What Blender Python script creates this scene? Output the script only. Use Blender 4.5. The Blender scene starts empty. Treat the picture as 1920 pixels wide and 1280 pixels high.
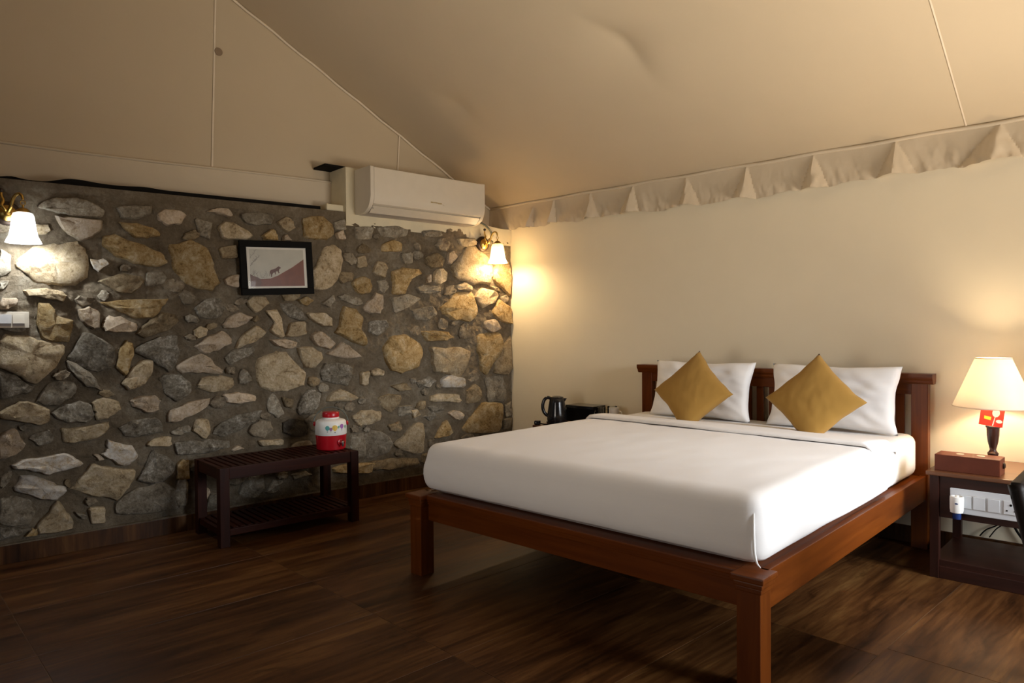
import bpy, bmesh, math, random
from mathutils import Vector, Matrix, noise
random.seed(7)
S = bpy.context.scene
COL = S.collection
R = math.radians

# ------------------------------------------------------------------ camera
F_PX, YAW, PITCH, ROLL = 1331.7, 0.7550, -0.0181, -0.0083
CAM = Vector((2.9856, -2.3691, 1.2987))
_f = Vector((-math.sin(YAW)*math.cos(PITCH), math.cos(YAW)*math.cos(PITCH), math.sin(PITCH)))
_r = Vector((math.cos(YAW), math.sin(YAW), 0)); _u = _r.cross(_f)
_r, _u = _r*math.cos(ROLL)+_u*math.sin(ROLL), -_r*math.sin(ROLL)+_u*math.cos(ROLL)
cd = bpy.data.cameras.new('camera'); cam = bpy.data.objects.new('camera', cd); COL.objects.link(cam)
cd.sensor_width = 36; cd.lens = F_PX/1920*36; cd.clip_start = .05
cam.matrix_world = Matrix((( _r.x,_u.x,-_f.x,CAM.x),(_r.y,_u.y,-_f.y,CAM.y),(_r.z,_u.z,-_f.z,CAM.z),(0,0,0,1)))
S.camera = cam

# ------------------------------------------------------------------ light and exposure
S.view_settings.view_transform = 'Standard'; S.view_settings.look = 'None'
S.view_settings.exposure = 0.22; S.view_settings.gamma = 1; S.view_settings.use_curve_mapping = False
W_ = bpy.data.worlds.new('sky'); S.world = W_; W_.use_nodes = True
bg = W_.node_tree.nodes['Background']; bg.inputs[0].default_value = (.62,.76,1,1); bg.inputs[1].default_value = .8
def area(name, loc, aim, sx, sy, power, col):
    l = bpy.data.lights.new(name, 'AREA'); l.shape = 'RECTANGLE'; l.size = sx; l.size_y = sy
    l.energy = power; l.color = col
    o = bpy.data.objects.new(name, l); COL.objects.link(o); o.location = loc
    o.rotation_euler = (Vector(aim)-Vector(loc)).to_track_quat('-Z','Y').to_euler()
    return o
# daylight through the window in the right wall plus two added fill lights
dw_=area('daylight_window', (4.56,.95,1.35), (2.0,.95,.35), 1.5, 1.5, 29, (.93,.965,1)); dw_.data.spread=R(62)   # sky seen under the eaves: it comes in downwards
dg_=area('canvas_fill', (4.56,.95,1.0), (2.3,1.0,3.0), 1.5, 1.2, 39, (1,.86,.70)); dg_.data.spread=R(84)   # added fill with an unseen source, aimed up to brighten the canvas
dd_=area('doorway_fill', (1.2,-3.98,1.3), (1.0,2.35,3.3), 1.0, 1.7, 14, (1,.88,.72)); dd_.data.spread=R(86)   # added fill at the unseen doorway, tilted up to favour the back wall

# ------------------------------------------------------------------ helpers
class MB:
    def __init__(s): s.v=[]; s.f=[]
    def add(s, vs, fs):
        b=len(s.v); s.v += [tuple(v) for v in vs]; s.f += [tuple(i+b for i in f) for f in fs]; return s
    def box(s, a, b, bev=0.0, M=None):
        x0,y0,z0=[min(a[i],b[i]) for i in range(3)]; x1,y1,z1=[max(a[i],b[i]) for i in range(3)]
        bm=bmesh.new(); vs=[bm.verts.new((x,y,z)) for x in (x0,x1) for y in (y0,y1) for z in (z0,z1)]
        for q in ((0,1,3,2),(4,6,7,5),(0,4,5,1),(2,3,7,6),(0,2,6,4),(1,5,7,3)): bm.faces.new([vs[i] for i in q])
        if bev>0: bmesh.ops.bevel(bm, geom=bm.edges[:], offset=bev, segments=2, affect='EDGES', profile=.6)
        bm.verts.index_update()
        vv=[(M @ v.co if M else v.co) for v in bm.verts]; s.add([tuple(v) for v in vv], [[v.index for v in f.verts] for f in bm.faces]); bm.free(); return s
    def prism(s, poly, axis, a, b):
        # poly: list of (p,q) in the plane across axis ('x': y,z  'y': x,z  'z': x,y)
        def P(p,q,t): return {'x':(t,p,q),'y':(p,t,q),'z':(p,q,t)}[axis]
        n=len(poly); vs=[P(p,q,a) for p,q in poly]+[P(p,q,b) for p,q in poly]
        fs=[(i,(i+1)%n,n+(i+1)%n,n+i) for i in range(n)]+[tuple(range(n))[::-1],tuple(range(n,2*n))]
        return s.add(vs,fs)
    def lathe(s, prof, c=(0,0,0), n=28, M=None, mod=None):
        vs=[]; fs=[]
        for k,(r,z) in enumerate(prof):
            for i in range(n):
                t=2*math.pi*i/n; rr=r*(mod(t,z) if mod else 1)
                vs.append(Vector((c[0]+rr*math.cos(t), c[1]+rr*math.sin(t), c[2]+z)))
        for k in range(len(prof)-1):
            for i in range(n):
                j=(i+1)%n; fs.append((k*n+i,k*n+j,(k+1)*n+j,(k+1)*n+i))
        if prof[0][0]>1e-5: fs.append(tuple(range(n))[::-1])
        if prof[-1][0]>1e-5: m=(len(prof)-1)*n; fs.append(tuple(range(m,m+n)))
        if M: vs=[M@v for v in vs]
        return s.add(vs,fs)
    def shell(s, prof, c=(0,0,0), n=28, th=.002, mod=None):
        # open lathe with thickness
        p=[(r,z) for r,z in prof]+[(r-th,z) for r,z in prof[::-1]]; p.append(p[0])
        vs=[]; fs=[]
        m=len(p)-1
        for r,z in p[:-1]:
            for i in range(n):
                t=2*math.pi*i/n; rr=r*(mod(t,z) if mod else 1)
                vs.append((c[0]+rr*math.cos(t),c[1]+rr*math.sin(t),c[2]+z))
        for k in range(m):
            for i in range(n):
                j=(i+1)%n; k2=(k+1)%m; fs.append((k*n+i,k*n+j,k2*n+j,k2*n+i))
        return s.add(vs,fs)
    def tube(s, pts, r, n=10, closed=False):
        pts=[Vector(p) for p in pts]; m=len(pts); rs=r if isinstance(r,(list,tuple)) else [r]*m
        vs=[]; fs=[]; up=Vector((.123,.456,.88)).normalized()
        for k,p in enumerate(pts):
            if closed: t=(pts[(k+1)%m]-pts[k-1])
            else: t=pts[min(k+1,m-1)]-pts[max(k-1,0)]
            t.normalize(); a=t.cross(up); 
            if a.length<.05: a=t.cross(Vector((1,0,0)))
            a.normalize(); b=t.cross(a)
            for i in range(n):
                q=2*math.pi*i/n; vs.append(p+(a*math.cos(q)+b*math.sin(q))*rs[k])
        for k in range(m if closed else m-1):
            for i in range(n):
                j=(i+1)%n; k2=(k+1)%m; fs.append((k*n+i,k*n+j,k2*n+j,k2*n+i))
        if not closed: fs += [tuple(range(n))[::-1], tuple(range((m-1)*n,m*n))]
        return s.add(vs,fs)
    def grid(s, nu, nv, fn):
        vs=[fn(i/nu,j/nv) for j in range(nv+1) for i in range(nu+1)]
        fs=[(j*(nu+1)+i,j*(nu+1)+i+1,(j+1)*(nu+1)+i+1,(j+1)*(nu+1)+i) for j in range(nv) for i in range(nu)]
        return s.add(vs,fs)
    def build(s, name, mat, parent=None, smooth=None, recalc=True):
        me=bpy.data.meshes.new(name); me.from_pydata([tuple(v) for v in s.v],[],s.f)
        if recalc:
            bm=bmesh.new(); bm.from_mesh(me); bmesh.ops.recalc_face_normals(bm,faces=bm.faces[:]); bm.to_mesh(me); bm.free()
        me.materials.append(mat)
        o=bpy.data.objects.new(name,me); COL.objects.link(o)
        if parent: o.parent=parent
        if smooth:
            me.polygons.foreach_set('use_smooth',[True]*len(me.polygons))
            if smooth!=True: me.set_sharp_from_angle(angle=R(smooth))
        return o
def tag(o,label=None,cat=None,group=None,kind=None):
    if label: o['label']=label
    if cat: o['category']=cat
    if group: o['group']=group
    if kind: o['kind']=kind
    return o
def empty(name, loc=(0,0,0), rz=0, label=None, cat=None, group=None):
    o=bpy.data.objects.new(name,None); COL.objects.link(o); o.location=loc; o.rotation_euler=(0,0,rz); o.empty_display_size=.05
    return tag(o,label,cat,group)
def smooth_path(pts, n=6):
    pts=[Vector(p) for p in pts]; out=[]
    for k in range(len(pts)-1):
        p0=pts[max(k-1,0)];p1=pts[k];p2=pts[k+1];p3=pts[min(k+2,len(pts)-1)]
        for i in range(n):
            t=i/n; out.append(.5*((2*p1)+(p2-p0)*t+(2*p0-5*p1+4*p2-p3)*t*t+(3*p1-p0-3*p2+p3)*t**3))
    return out+[pts[-1]]
def nz(x,y,z=0,s=1.0): return noise.noise(Vector((x*s,y*s,z*s)))
def smst(a,b,x):
    t=max(0,min(1,(x-a)/(b-a))); return t*t*(3-2*t)

# ------------------------------------------------------------------ materials
def mat_base(name, rough=.6, spec=.4):
    m=bpy.data.materials.new(name); m.use_nodes=True; nt=m.node_tree; b=nt.nodes['Principled BSDF']
    b.inputs['Roughness'].default_value=rough; b.inputs['Specular IOR Level'].default_value=spec
    return m,nt,b
def ramp(nt, stops):
    r=nt.nodes.new('ShaderNodeValToRGB'); e=r.color_ramp.elements
    while len(e)<len(stops): e.new(.5)
    for k,(p,c) in enumerate(stops): e[k].position=p; e[k].color=(*c,1)
    return r
def coords(nt, scale=(1,1,1), rand=False, kind='Object'):
    tc=nt.nodes.new('ShaderNodeTexCoord'); mp=nt.nodes.new('ShaderNodeMapping')
    nt.links.new(tc.outputs[kind],mp.inputs['Vector']); mp.inputs['Scale'].default_value=scale
    if rand:
        oi=nt.nodes.new('ShaderNodeObjectInfo'); ml=nt.nodes.new('ShaderNodeMath'); ml.operation='MULTIPLY'; ml.inputs[1].default_value=37
        nt.links.new(oi.outputs['Random'],ml.inputs[0]); cb=nt.nodes.new('ShaderNodeCombineXYZ')
        for i in range(3): nt.links.new(ml.outputs[0],cb.inputs[i])
        nt.links.new(cb.outputs[0],mp.inputs['Location'])
    return mp.outputs[0]
def noise_n(nt, vec, scale, detail=5, rough=.55, dist=0):
    n=nt.nodes.new('ShaderNodeTexNoise'); n.inputs['Scale'].default_value=scale; n.inputs['Detail'].default_value=detail
    n.inputs['Roughness'].default_value=rough; n.inputs['Distortion'].default_value=dist
    nt.links.new(vec,n.inputs['Vector']); return n
def bump(nt,b,h,strength,dist=.01):
    bp=nt.nodes.new('ShaderNodeBump'); bp.inputs['Strength'].default_value=strength; bp.inputs['Distance'].default_value=dist
    nt.links.new(h,bp.inputs['Height']); nt.links.new(bp.outputs[0],b.inputs['Normal'])
def plain(name,c,rough=.5,spec=.4,metal=0,var=.06,nscale=12,bstr=0,bscale=60):
    m,nt,b=mat_base(name,rough,spec); b.inputs['Metallic'].default_value=metal
    v=coords(nt); n=noise_n(nt,v,nscale,4)
    r=ramp(nt,[(.3,tuple(x*(1-var) for x in c)),(.7,tuple(min(1,x*(1+var)) for x in c))])
    nt.links.new(n.outputs[0],r.inputs[0]); nt.links.new(r.outputs[0],b.inputs['Base Color'])
    if bstr: bump(nt,b,noise_n(nt,v,bscale,4).outputs[0],bstr,.004)
    return m
def wood(name,c1,c2,axis,rough=.35,spec=.45,scale=1.0):
    m,nt,b=mat_base(name,rough,spec)
    sc=[26*scale]*3; sc['xyz'.index(axis)]=1.6*scale
    v=coords(nt,sc,rand=True); n=noise_n(nt,v,1,6,.6,.6)
    r=ramp(nt,[(.28,c1),(.5,tuple((a+b_)/2 for a,b_ in zip(c1,c2))),(.72,c2)])
    nt.links.new(n.outputs[0],r.inputs[0]); nt.links.new(r.outputs[0],b.inputs['Base Color'])
    bump(nt,b,n.outputs[0],.08,.002); return m
def cloth(name,c,rough=.9,weave=900,bs=.06,wr=0,var=.03,sheen=.2):
    m,nt,b=mat_base(name,rough,.15); v=coords(nt)
    n=noise_n(nt,v,3,4); r=ramp(nt,[(.3,tuple(x*(1-var) for x in c)),(.7,c)])
    nt.links.new(n.outputs[0],r.inputs[0]); nt.links.new(r.outputs[0],b.inputs['Base Color'])
    b.inputs['Sheen Weight'].default_value=sheen*.5
    w=noise_n(nt,v,weave,1)
    if wr:
        n2=noise_n(nt,v,wr,5,.6,.8); ad=nt.nodes.new('ShaderNodeMath'); ad.operation='MULTIPLY_ADD'
        nt.links.new(n2.outputs[0],ad.inputs[0]); ad.inputs[1].default_value=4; nt.links.new(w.outputs[0],ad.inputs[2]); h=ad.outputs[0]
    else: h=w.outputs[0]
    bump(nt,b,h,bs,.004); return m
def stone_mat(name,cs,scale=13,bs=.8):
    m,nt,b=mat_base(name,.85,.25)
    v=coords(nt,(1,1,1),rand=True); n=noise_n(nt,v,scale,8,.72,.7); n2=noise_n(nt,v,scale*5,8,.8)
    mx=nt.nodes.new('ShaderNodeMath'); mx.operation='MULTIPLY_ADD'; mx.inputs[1].default_value=.5
    nt.links.new(n2.outputs[0],mx.inputs[0]); 
    hf=nt.nodes.new('ShaderNodeMath'); hf.operation='MULTIPLY'; hf.inputs[1].default_value=.55; nt.links.new(n.outputs[0],hf.inputs[0]); nt.links.new(hf.outputs[0],mx.inputs[2])
    k=len(cs); r=ramp(nt,[(.42+.21*i/(k-1),c) for i,c in enumerate(cs)])
    nt.links.new(mx.outputs[0],r.inputs[0])
    hs=nt.nodes.new('ShaderNodeHueSaturation'); oi=nt.nodes.new('ShaderNodeObjectInfo'); mr=nt.nodes.new('ShaderNodeMapRange')
    mr.inputs['To Min'].default_value=.85; mr.inputs['To Max'].default_value=1.28; nt.links.new(oi.outputs['Random'],mr.inputs['Value'])
    nt.links.new(mr.outputs[0],hs.inputs['Value']); nt.links.new(r.outputs[0],hs.inputs['Color']); nt.links.new(hs.outputs[0],b.inputs['Base Color'])
    bump(nt,b,mx.outputs[0],bs,.04); return m

M={}
M['stone_t']=stone_mat('stone_tan',[(.21,.145,.08),(.44,.335,.20),(.54,.435,.285),(.66,.56,.42)])
M['stone_o']=stone_mat('stone_ochre',[(.18,.11,.042),(.38,.25,.10),(.48,.35,.18),(.60,.49,.32)])
M['stone_p']=stone_mat('stone_pale',[(.30,.21,.125),(.52,.40,.27),(.62,.50,.37),(.70,.60,.48)])
M['stone_g']=stone_mat('stone_grey',[(.12,.095,.065),(.25,.21,.152),(.33,.285,.215),(.48,.44,.36)])
M['stone_d']=stone_mat('stone_slate',[(.08,.062,.042),(.17,.145,.106),(.26,.23,.18),(.50,.46,.39)])
M['stone_w']=stone_mat('stone_white',[(.45,.33,.18),(.62,.56,.48),(.74,.71,.66)])
M['stone_b']=stone_mat('stone_brown',[(.12,.085,.045),(.27,.20,.115),(.38,.31,.20)])
M['stone_m']=stone_mat('stone_mortared',[(.13,.098,.062),(.23,.18,.122),(.29,.238,.165),(.42,.36,.27)])
M['stone_k']=stone_mat('stone_dark',[(.03,.025,.02),(.06,.05,.04),(.10,.09,.07)])
def mortar():
    m,nt,b=mat_base('mortar',.95,.15); v=coords(nt)
    n=noise_n(nt,v,4.5,8,.7); n2=noise_n(nt,v,60,10,.8)
    mx=nt.nodes.new('ShaderNodeMath'); mx.operation='MULTIPLY_ADD'; mx.inputs[1].default_value=.35; nt.links.new(n2.outputs[0],mx.inputs[0])
    hf=nt.nodes.new('ShaderNodeMath'); hf.operation='MULTIPLY'; hf.inputs[1].default_value=.65; nt.links.new(n.outputs[0],hf.inputs[0]); nt.links.new(hf.outputs[0],mx.inputs[2])
    r=ramp(nt,[(.36,(.13,.098,.062)),(.47,(.22,.172,.115)),(.53,(.26,.21,.145)),(.64,(.40,.345,.26))])
    nt.links.new(mx.outputs[0],r.inputs[0]); nt.links.new(r.outputs[0],b.inputs['Base Color'])
    bump(nt,b,mx.outputs[0],1.0,.06); return m
M['mortar']=mortar()
M['cream']=plain('cream_wall_paint',(.86,.77,.59),.85,.2,var=.03,nscale=1.5,bstr=.05,bscale=120)
M['brown_wall']=plain('brown_canvas_lining',(.24,.18,.115),.9,.1,var=.05,nscale=3)
M['plaster']=plain('cream_plaster',(.70,.62,.44),.85,.2,var=.05,nscale=9,bstr=.15,bscale=60)
M['canvas']=cloth('tent_canvas',(.60,.495,.35),.9,500,.05,3,.03,0)
M['canvas_v']=cloth('valance_canvas',(.66,.56,.42),.9,500,.12,14,.04,0)
M['seam']=plain('canvas_seam',(.80,.69,.54),.9,.1)
M['stain']=plain('canvas_stain',(.30,.22,.15),.9,.1)
M['black_gap']=plain('gap_shade_black',(.008,.007,.006),.8,.1)  # black that paints in the shade of the gap under the valance
M['white_sheet']=cloth('white_cotton',(.86,.84,.82),.85,1400,.05,5,.02)
M['blanket']=cloth('white_blanket',(.86,.83,.81),.85,700,.12,6,.02)
M['pillow']=cloth('white_pillowcase',(.88,.87,.87),.85,1400,.05,9,.02)
M['mustard']=cloth('mustard_cotton',(.36,.20,.045),.85,1000,.08,4,.10)
M['white_plastic']=plain('white_plastic',(.68,.61,.50),.35,.5,var=.02)
M['cool_plastic']=plain('cool_white_plastic',(.66,.68,.71),.4,.4,var=.02)
M['grey_plastic']=plain('grey_plastic',(.42,.38,.36),.4,.4)
M['switch_grey']=plain('switch_grey',(.55,.54,.53),.4,.4)
M['black_plastic']=plain('black_plastic',(.012,.012,.014),.16,.6)
M['black_matte']=plain('black_matte',(.006,.0055,.005),.6,.06)
M['gold']=plain('gold_print',(.35,.25,.08),.4,.5)
M['brass']=plain('brass',(.60,.38,.10),.28,.5,metal=1,var=.2,nscale=30)
M['bronze']=plain('dark_bronze',(.05,.03,.02),.35,.5,metal=.6)
M['chrome']=plain('chrome',(.75,.75,.75),.15,.5,metal=1)
M['red_plastic']=plain('red_plastic',(.42,.006,.014),.3,.5)
M['jug_white']=plain('jug_white_plastic',(.80,.78,.74),.3,.5,var=.02)
M['handle_green']=plain('handle_green_grey',(.10,.11,.09),.4,.4)
M['blue']=plain('blue_liquid_bottle',(.012,.03,.12),.15,.6)
for k,c in {'teal':(.10,.34,.33),'mauve':(.34,.16,.30),'yellow':(.68,.44,.06),'violet':(.36,.14,.42),'green':(.16,.38,.28),'ink':(.10,.10,.12)}.items(): M['p_'+k]=plain('print_'+k,c,.4,.4)
M['card_red']=plain('card_red',(.62,.035,.02),.5,.3)
M['card_white']=plain('card_white',(.85,.80,.72),.5,.3)
M['card_yellow']=plain('card_yellow',(.75,.60,.05),.5,.3)
M['leather']=plain('brown_leatherette',(.115,.028,.013),.5,.2,var=.12,bstr=.08,bscale=250)
M['pic_sky']=plain('print_sky',(.48,.45,.37),.35,.4)
M['pic_paper']=plain('print_paper',(.68,.64,.55),.35,.4)
M['pic_hill']=plain('print_hill',(.18,.055,.027),.35,.4,var=.15,nscale=20)
M['pic_hill2']=plain('print_hill_dark',(.13,.055,.03),.35,.4,var=.2,nscale=20)
M['pic_cat']=plain('print_tiger',(.12,.045,.028),.35,.4)
M['pic_branch']=plain('print_branch',(.22,.20,.17),.35,.4)
bw=((.085,.018,.0015),(.155,.038,.004))
for a in 'xyz': M['bed_'+a]=wood('teak_'+a,*bw,a,.36,.25)
dw=((.011,.0022,.0008),(.042,.008,.0025))
for a in 'xyz': M['dark_'+a]=wood('dark_mahogany_'+a,*dw,a,.5,.15)
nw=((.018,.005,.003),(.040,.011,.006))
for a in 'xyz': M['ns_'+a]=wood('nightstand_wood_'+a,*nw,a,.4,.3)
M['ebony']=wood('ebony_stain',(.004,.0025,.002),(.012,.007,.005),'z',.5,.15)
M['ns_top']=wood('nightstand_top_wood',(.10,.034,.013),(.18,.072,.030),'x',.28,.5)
M['lamp_wood']=wood('lamp_wood',(.035,.014,.009),(.09,.035,.02),'z',.3)
def glass(name,tint=(1,1,1),ior=1.6):
    m=bpy.data.materials.new(name); m.use_nodes=True; nt=m.node_tree; nt.nodes.remove(nt.nodes['Principled BSDF']); out=nt.nodes['Material Output']
    t=nt.nodes.new('ShaderNodeBsdfTransparent'); t.inputs[0].default_value=(*tint,1); g=nt.nodes.new('ShaderNodeBsdfGlossy'); g.inputs['Roughness'].default_value=.03
    fr=nt.nodes.new('ShaderNodeFresnel'); fr.inputs[0].default_value=ior; mx=nt.nodes.new('ShaderNodeMixShader')
    nt.links.new(fr.outputs[0],mx.inputs[0]); nt.links.new(t.outputs[0],mx.inputs[1]); nt.links.new(g.outputs[0],mx.inputs[2]); nt.links.new(mx.outputs[0],out.inputs[0]); return m
M['glass']=glass('clear_glass',(.92,.93,.92)); M['picture_glass']=glass('thin_picture_glass',(.97,.97,.97),1.15)
def shade_mat(name,col,trans=.75,clear=0):
    m=bpy.data.materials.new(name); m.use_nodes=True; nt=m.node_tree; b=nt.nodes['Principled BSDF']; out=nt.nodes['Material Output']
    b.inputs['Base Color'].default_value=(*col,1); b.inputs['Roughness'].default_value=.5
    t=nt.nodes.new('ShaderNodeBsdfTranslucent'); n=noise_n(nt,coords(nt),25,3); r=ramp(nt,[(.3,tuple(c*.95 for c in col)),(.7,col)])
    nt.links.new(n.outputs[0],r.inputs[0]); nt.links.new(r.outputs[0],t.inputs[0])
    mx=nt.nodes.new('ShaderNodeMixShader'); mx.inputs[0].default_value=trans
    nt.links.new(b.outputs[0],mx.inputs[1]); nt.links.new(t.outputs[0],mx.inputs[2])
    if clear:
        tr=nt.nodes.new('ShaderNodeBsdfTransparent'); m2=nt.nodes.new('ShaderNodeMixShader'); m2.inputs[0].default_value=clear
        nt.links.new(mx.outputs[0],m2.inputs[1]); nt.links.new(tr.outputs[0],m2.inputs[2]); nt.links.new(m2.outputs[0],out.inputs[0])
    else: nt.links.new(mx.outputs[0],out.inputs[0])
    return m
M['lampshade']=shade_mat('cream_fabric_shade',(.90,.84,.74),.33)
M['frosted_warm']=shade_mat('frosted_glass_warm',(.92,.84,.66),.45,.35)
M['frosted_cool']=shade_mat('frosted_glass_cool',(.90,.92,.93),.20,.28)
def emit(name,col,st):
    m=bpy.data.materials.new(name); m.use_nodes=True; b=m.node_tree.nodes['Principled BSDF']
    b.inputs['Emission Color'].default_value=(*col,1); b.inputs['Emission Strength'].default_value=st; b.inputs['Base Color'].default_value=(.9,.9,.9,1)
    v=coords(m.node_tree); n=noise_n(m.node_tree,v,4,1); r=ramp(m.node_tree,[(0,tuple(c*.98 for c in col)),(1,col)]); m.node_tree.links.new(n.outputs[0],r.inputs[0]); m.node_tree.links.new(r.outputs[0],b.inputs['Emission Color'])
    return m
M['bulb_warm']=emit('bulb_warm',(1,.72,.38),14)
M['bulb_cool']=emit('bulb_cool',(.86,.94,1),14)
def floor_mat():
    m,nt,b=mat_base('wood_look_tile',.3,.16)
    v=coords(nt,(1,1,1),rand=True)
    def stretch(sx,sy):
        mp=nt.nodes.new('ShaderNodeMapping'); mp.inputs['Scale'].default_value=(sx,sy,1); nt.links.new(v,mp.inputs['Vector']); return mp.outputs[0]
    n1=noise_n(nt,stretch(7,.9),1,5,.6,.7); n2=noise_n(nt,stretch(40,2.5),1,5,.6,.5); n3=noise_n(nt,stretch(9,3.5),1.0,6,.7,.8)
    a=nt.nodes.new('ShaderNodeMath'); a.operation='MULTIPLY_ADD'; a.inputs[1].default_value=.62; nt.links.new(n1.outputs[0],a.inputs[0])
    h=nt.nodes.new('ShaderNodeMath'); h.operation='MULTIPLY'; h.inputs[1].default_value=.38; nt.links.new(n2.outputs[0],h.inputs[0]); nt.links.new(h.outputs[0],a.inputs[2])
    r=ramp(nt,[(.34,(.018,.007,.0025)),(.45,(.048,.018,.0055)),(.54,(.082,.033,.010)),(.66,(.14,.066,.020))])
    nt.links.new(a.outputs[0],r.inputs[0])
    r3=ramp(nt,[(.30,(.50,.47,.44)),(.44,(1,1,1))]); nt.links.new(n3.outputs[0],r3.inputs[0])
    mx=nt.nodes.new('ShaderNodeMix'); mx.data_type='RGBA'; mx.blend_type='MULTIPLY'; mx.inputs[0].default_value=1
    nt.links.new(r.outputs[0],mx.inputs[6]); nt.links.new(r3.outputs[0],mx.inputs[7])
    hs=nt.nodes.new('ShaderNodeHueSaturation'); oi=nt.nodes.new('ShaderNodeObjectInfo'); mr=nt.nodes.new('ShaderNodeMapRange'); mr.inputs['To Min'].default_value=.85; mr.inputs['To Max'].default_value=1.2
    nt.links.new(oi.outputs['Random'],mr.inputs['Value']); nt.links.new(mr.outputs[0],hs.inputs['Value']); nt.links.new(mx.outputs[2],hs.inputs['Color']); nt.links.new(hs.outputs[0],b.inputs['Base Color'])
    rr=nt.nodes.new('ShaderNodeMapRange'); rr.inputs['To Min'].default_value=.28; rr.inputs['To Max'].default_value=.5; nt.links.new(n2.outputs[0],rr.inputs['Value']); nt.links.new(rr.outputs[0],b.inputs['Roughness'])
    bump(nt,b,a.outputs[0],.12,.003); return m
M['floor']=floor_mat()
M['grout']=plain('grout',(.13,.085,.052),.8,.2)
M['blob_cream']=plain('pad_and_glow_cream',(.62,.50,.38),.8,.2)

# ------------------------------------------------------------------ frames of reference
K=Vector((-1.457,2.35,0))                      # corner of the stone wall and the cream wall
D=Vector((-.09457,-.99552,0)); N=Vector((.99552,-.09457,0)); WRZ=math.atan2(D.y,D.x)
def px_ray(x,y): return _f + _r*((x-960)/F_PX) - _u*((y-640)/F_PX)
def on_wall(x,y,off=0.0):                      # photo pixel -> (along, height) on the stone wall
    v=px_ray(x,y); P=K+N*off; t=((P-CAM).dot(N))/v.dot(N); q=CAM+v*t-K; return q.dot(D), q.z
def WL(s,n,z=0): return K+D*s+N*n+Vector((0,0,z))
XR, YB, YF = 4.6, 2.35, -4.05                  # right wall, back wall, front wall
SLOPE, EAVE, YRIDGE = .53, 2.41, -.85
def roof_z(y): return EAVE+SLOPE*((YB-y) if y>YRIDGE else (YB-2*YRIDGE+y))
GN=-.25                                        # the canvas gable stands behind the stone wall's face
def gable_x(y): return WL(0,GN).x + (D.x/D.y)*(y-WL(0,GN).y)

# ------------------------------------------------------------------ floor
FR=R(-3.5)
floor=MB().box((-4.2,-6.0,-.06),(5.6,3.6,-.0014)).build('floor',M['grout']); floor.rotation_euler=(0,0,FR); tag(floor,kind='structure')
TW,TL=.585,1.2
tile_me=None
for i in range(-8,8):
    for j in range(-4,4):
        u0=1.5+TW*i; v0=-.44+TL*j+(.09 if u0>2.05 else 0)
        c=Matrix.Rotation(FR,3,'Z')@Vector((u0+TW/2,v0+TL/2,0))
        s=(c-K).dot(N)
        if s<-.35 or c.x>XR+.35 or c.y>YB+.65 or c.y<YF-.65: continue
        if tile_me is None:
            o=MB().box((-TW/2+.0013,-TL/2+.0013,-.012),(TW/2-.0013,TL/2-.0013,0),.0012).build('tile',M['floor'],floor); tile_me=o.data
        else:
            o=bpy.data.objects.new('tile',tile_me); COL.objects.link(o); o.parent=floor
        o.location=(u0+TW/2,v0+TL/2,0)

# ------------------------------------------------------------------ walls
wb=MB().box((-2.2,YB,-.05),(XR+.2,YB+.12,2.46)).build('wall_back',M['cream']); tag(wb,kind='structure')
# right wall with a window opening, front wall with a doorway
def wall_x(x,t,y0,y1,z1,op):
    m=MB(); a,b,c,d=op
    m.box((x,y0,-.05),(x+t,a,z1)); m.box((x,b,-.05),(x+t,y1,z1)); m.box((x,a,-.05),(x+t,b,c)); m.box((x,a,d),(x+t,b,z1)); return m
wr=wall_x(XR,.15,YF-.1,YB,2.46,(.15,1.75,.3,2.2)).build('wall_right',M['brown_wall']); tag(wr,kind='structure')
wf=MB(); wf.box((-2.6,YF-.15,-.05),(.65,YF,2.46)); wf.box((1.75,YF-.15,-.05),(XR+.1,YF,2.46)); wf.box((.65,YF-.15,2.2),(1.75,YF,2.46))
tag(wf.build('wall_front',M['brown_wall']),kind='structure')
# gable ends above the side walls
gr=MB(); gr.add([(XR,YB,2.46),(XR,YF,2.46),(XR,YRIDGE,roof_z(YRIDGE)+.1),(XR+.1,YB,2.46),(XR+.1,YF,2.46),(XR+.1,YRIDGE,roof_z(YRIDGE)+.1)],[(0,1,2),(3,5,4),(0,3,4,1),(1,4,5,2),(2,5,3,0)])
gr.build('gable_panel',M['canvas'],wr)
win=MB(); 
for a,b in (((.15,.3),(.21,2.2)),((1.69,.3),(1.75,2.2)),((.92,.3),(.98,2.2)),((.15,.3),(1.75,.36)),((.15,2.14),(1.75,2.2))): win.box((XR+.04,a[0],a[1]),(XR+.10,b[0],b[1]),.004)
w1=win.build('window_1',M['bed_z']); tag(w1,kind='structure')
MB().box((XR+.065,.2,.35),(XR+.07,1.7,2.15)).build('pane',M['glass'],w1)
d1=MB(); d1.box((.65,YF-.12,0),(.71,YF-.02,2.2),.004); d1.box((1.69,YF-.12,0),(1.75,YF-.02,2.2),.004); d1.box((.65,YF-.12,2.14),(1.75,YF-.02,2.2),.004)
tag(d1.build('door_1',M['bed_z']),kind='structure')

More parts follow.
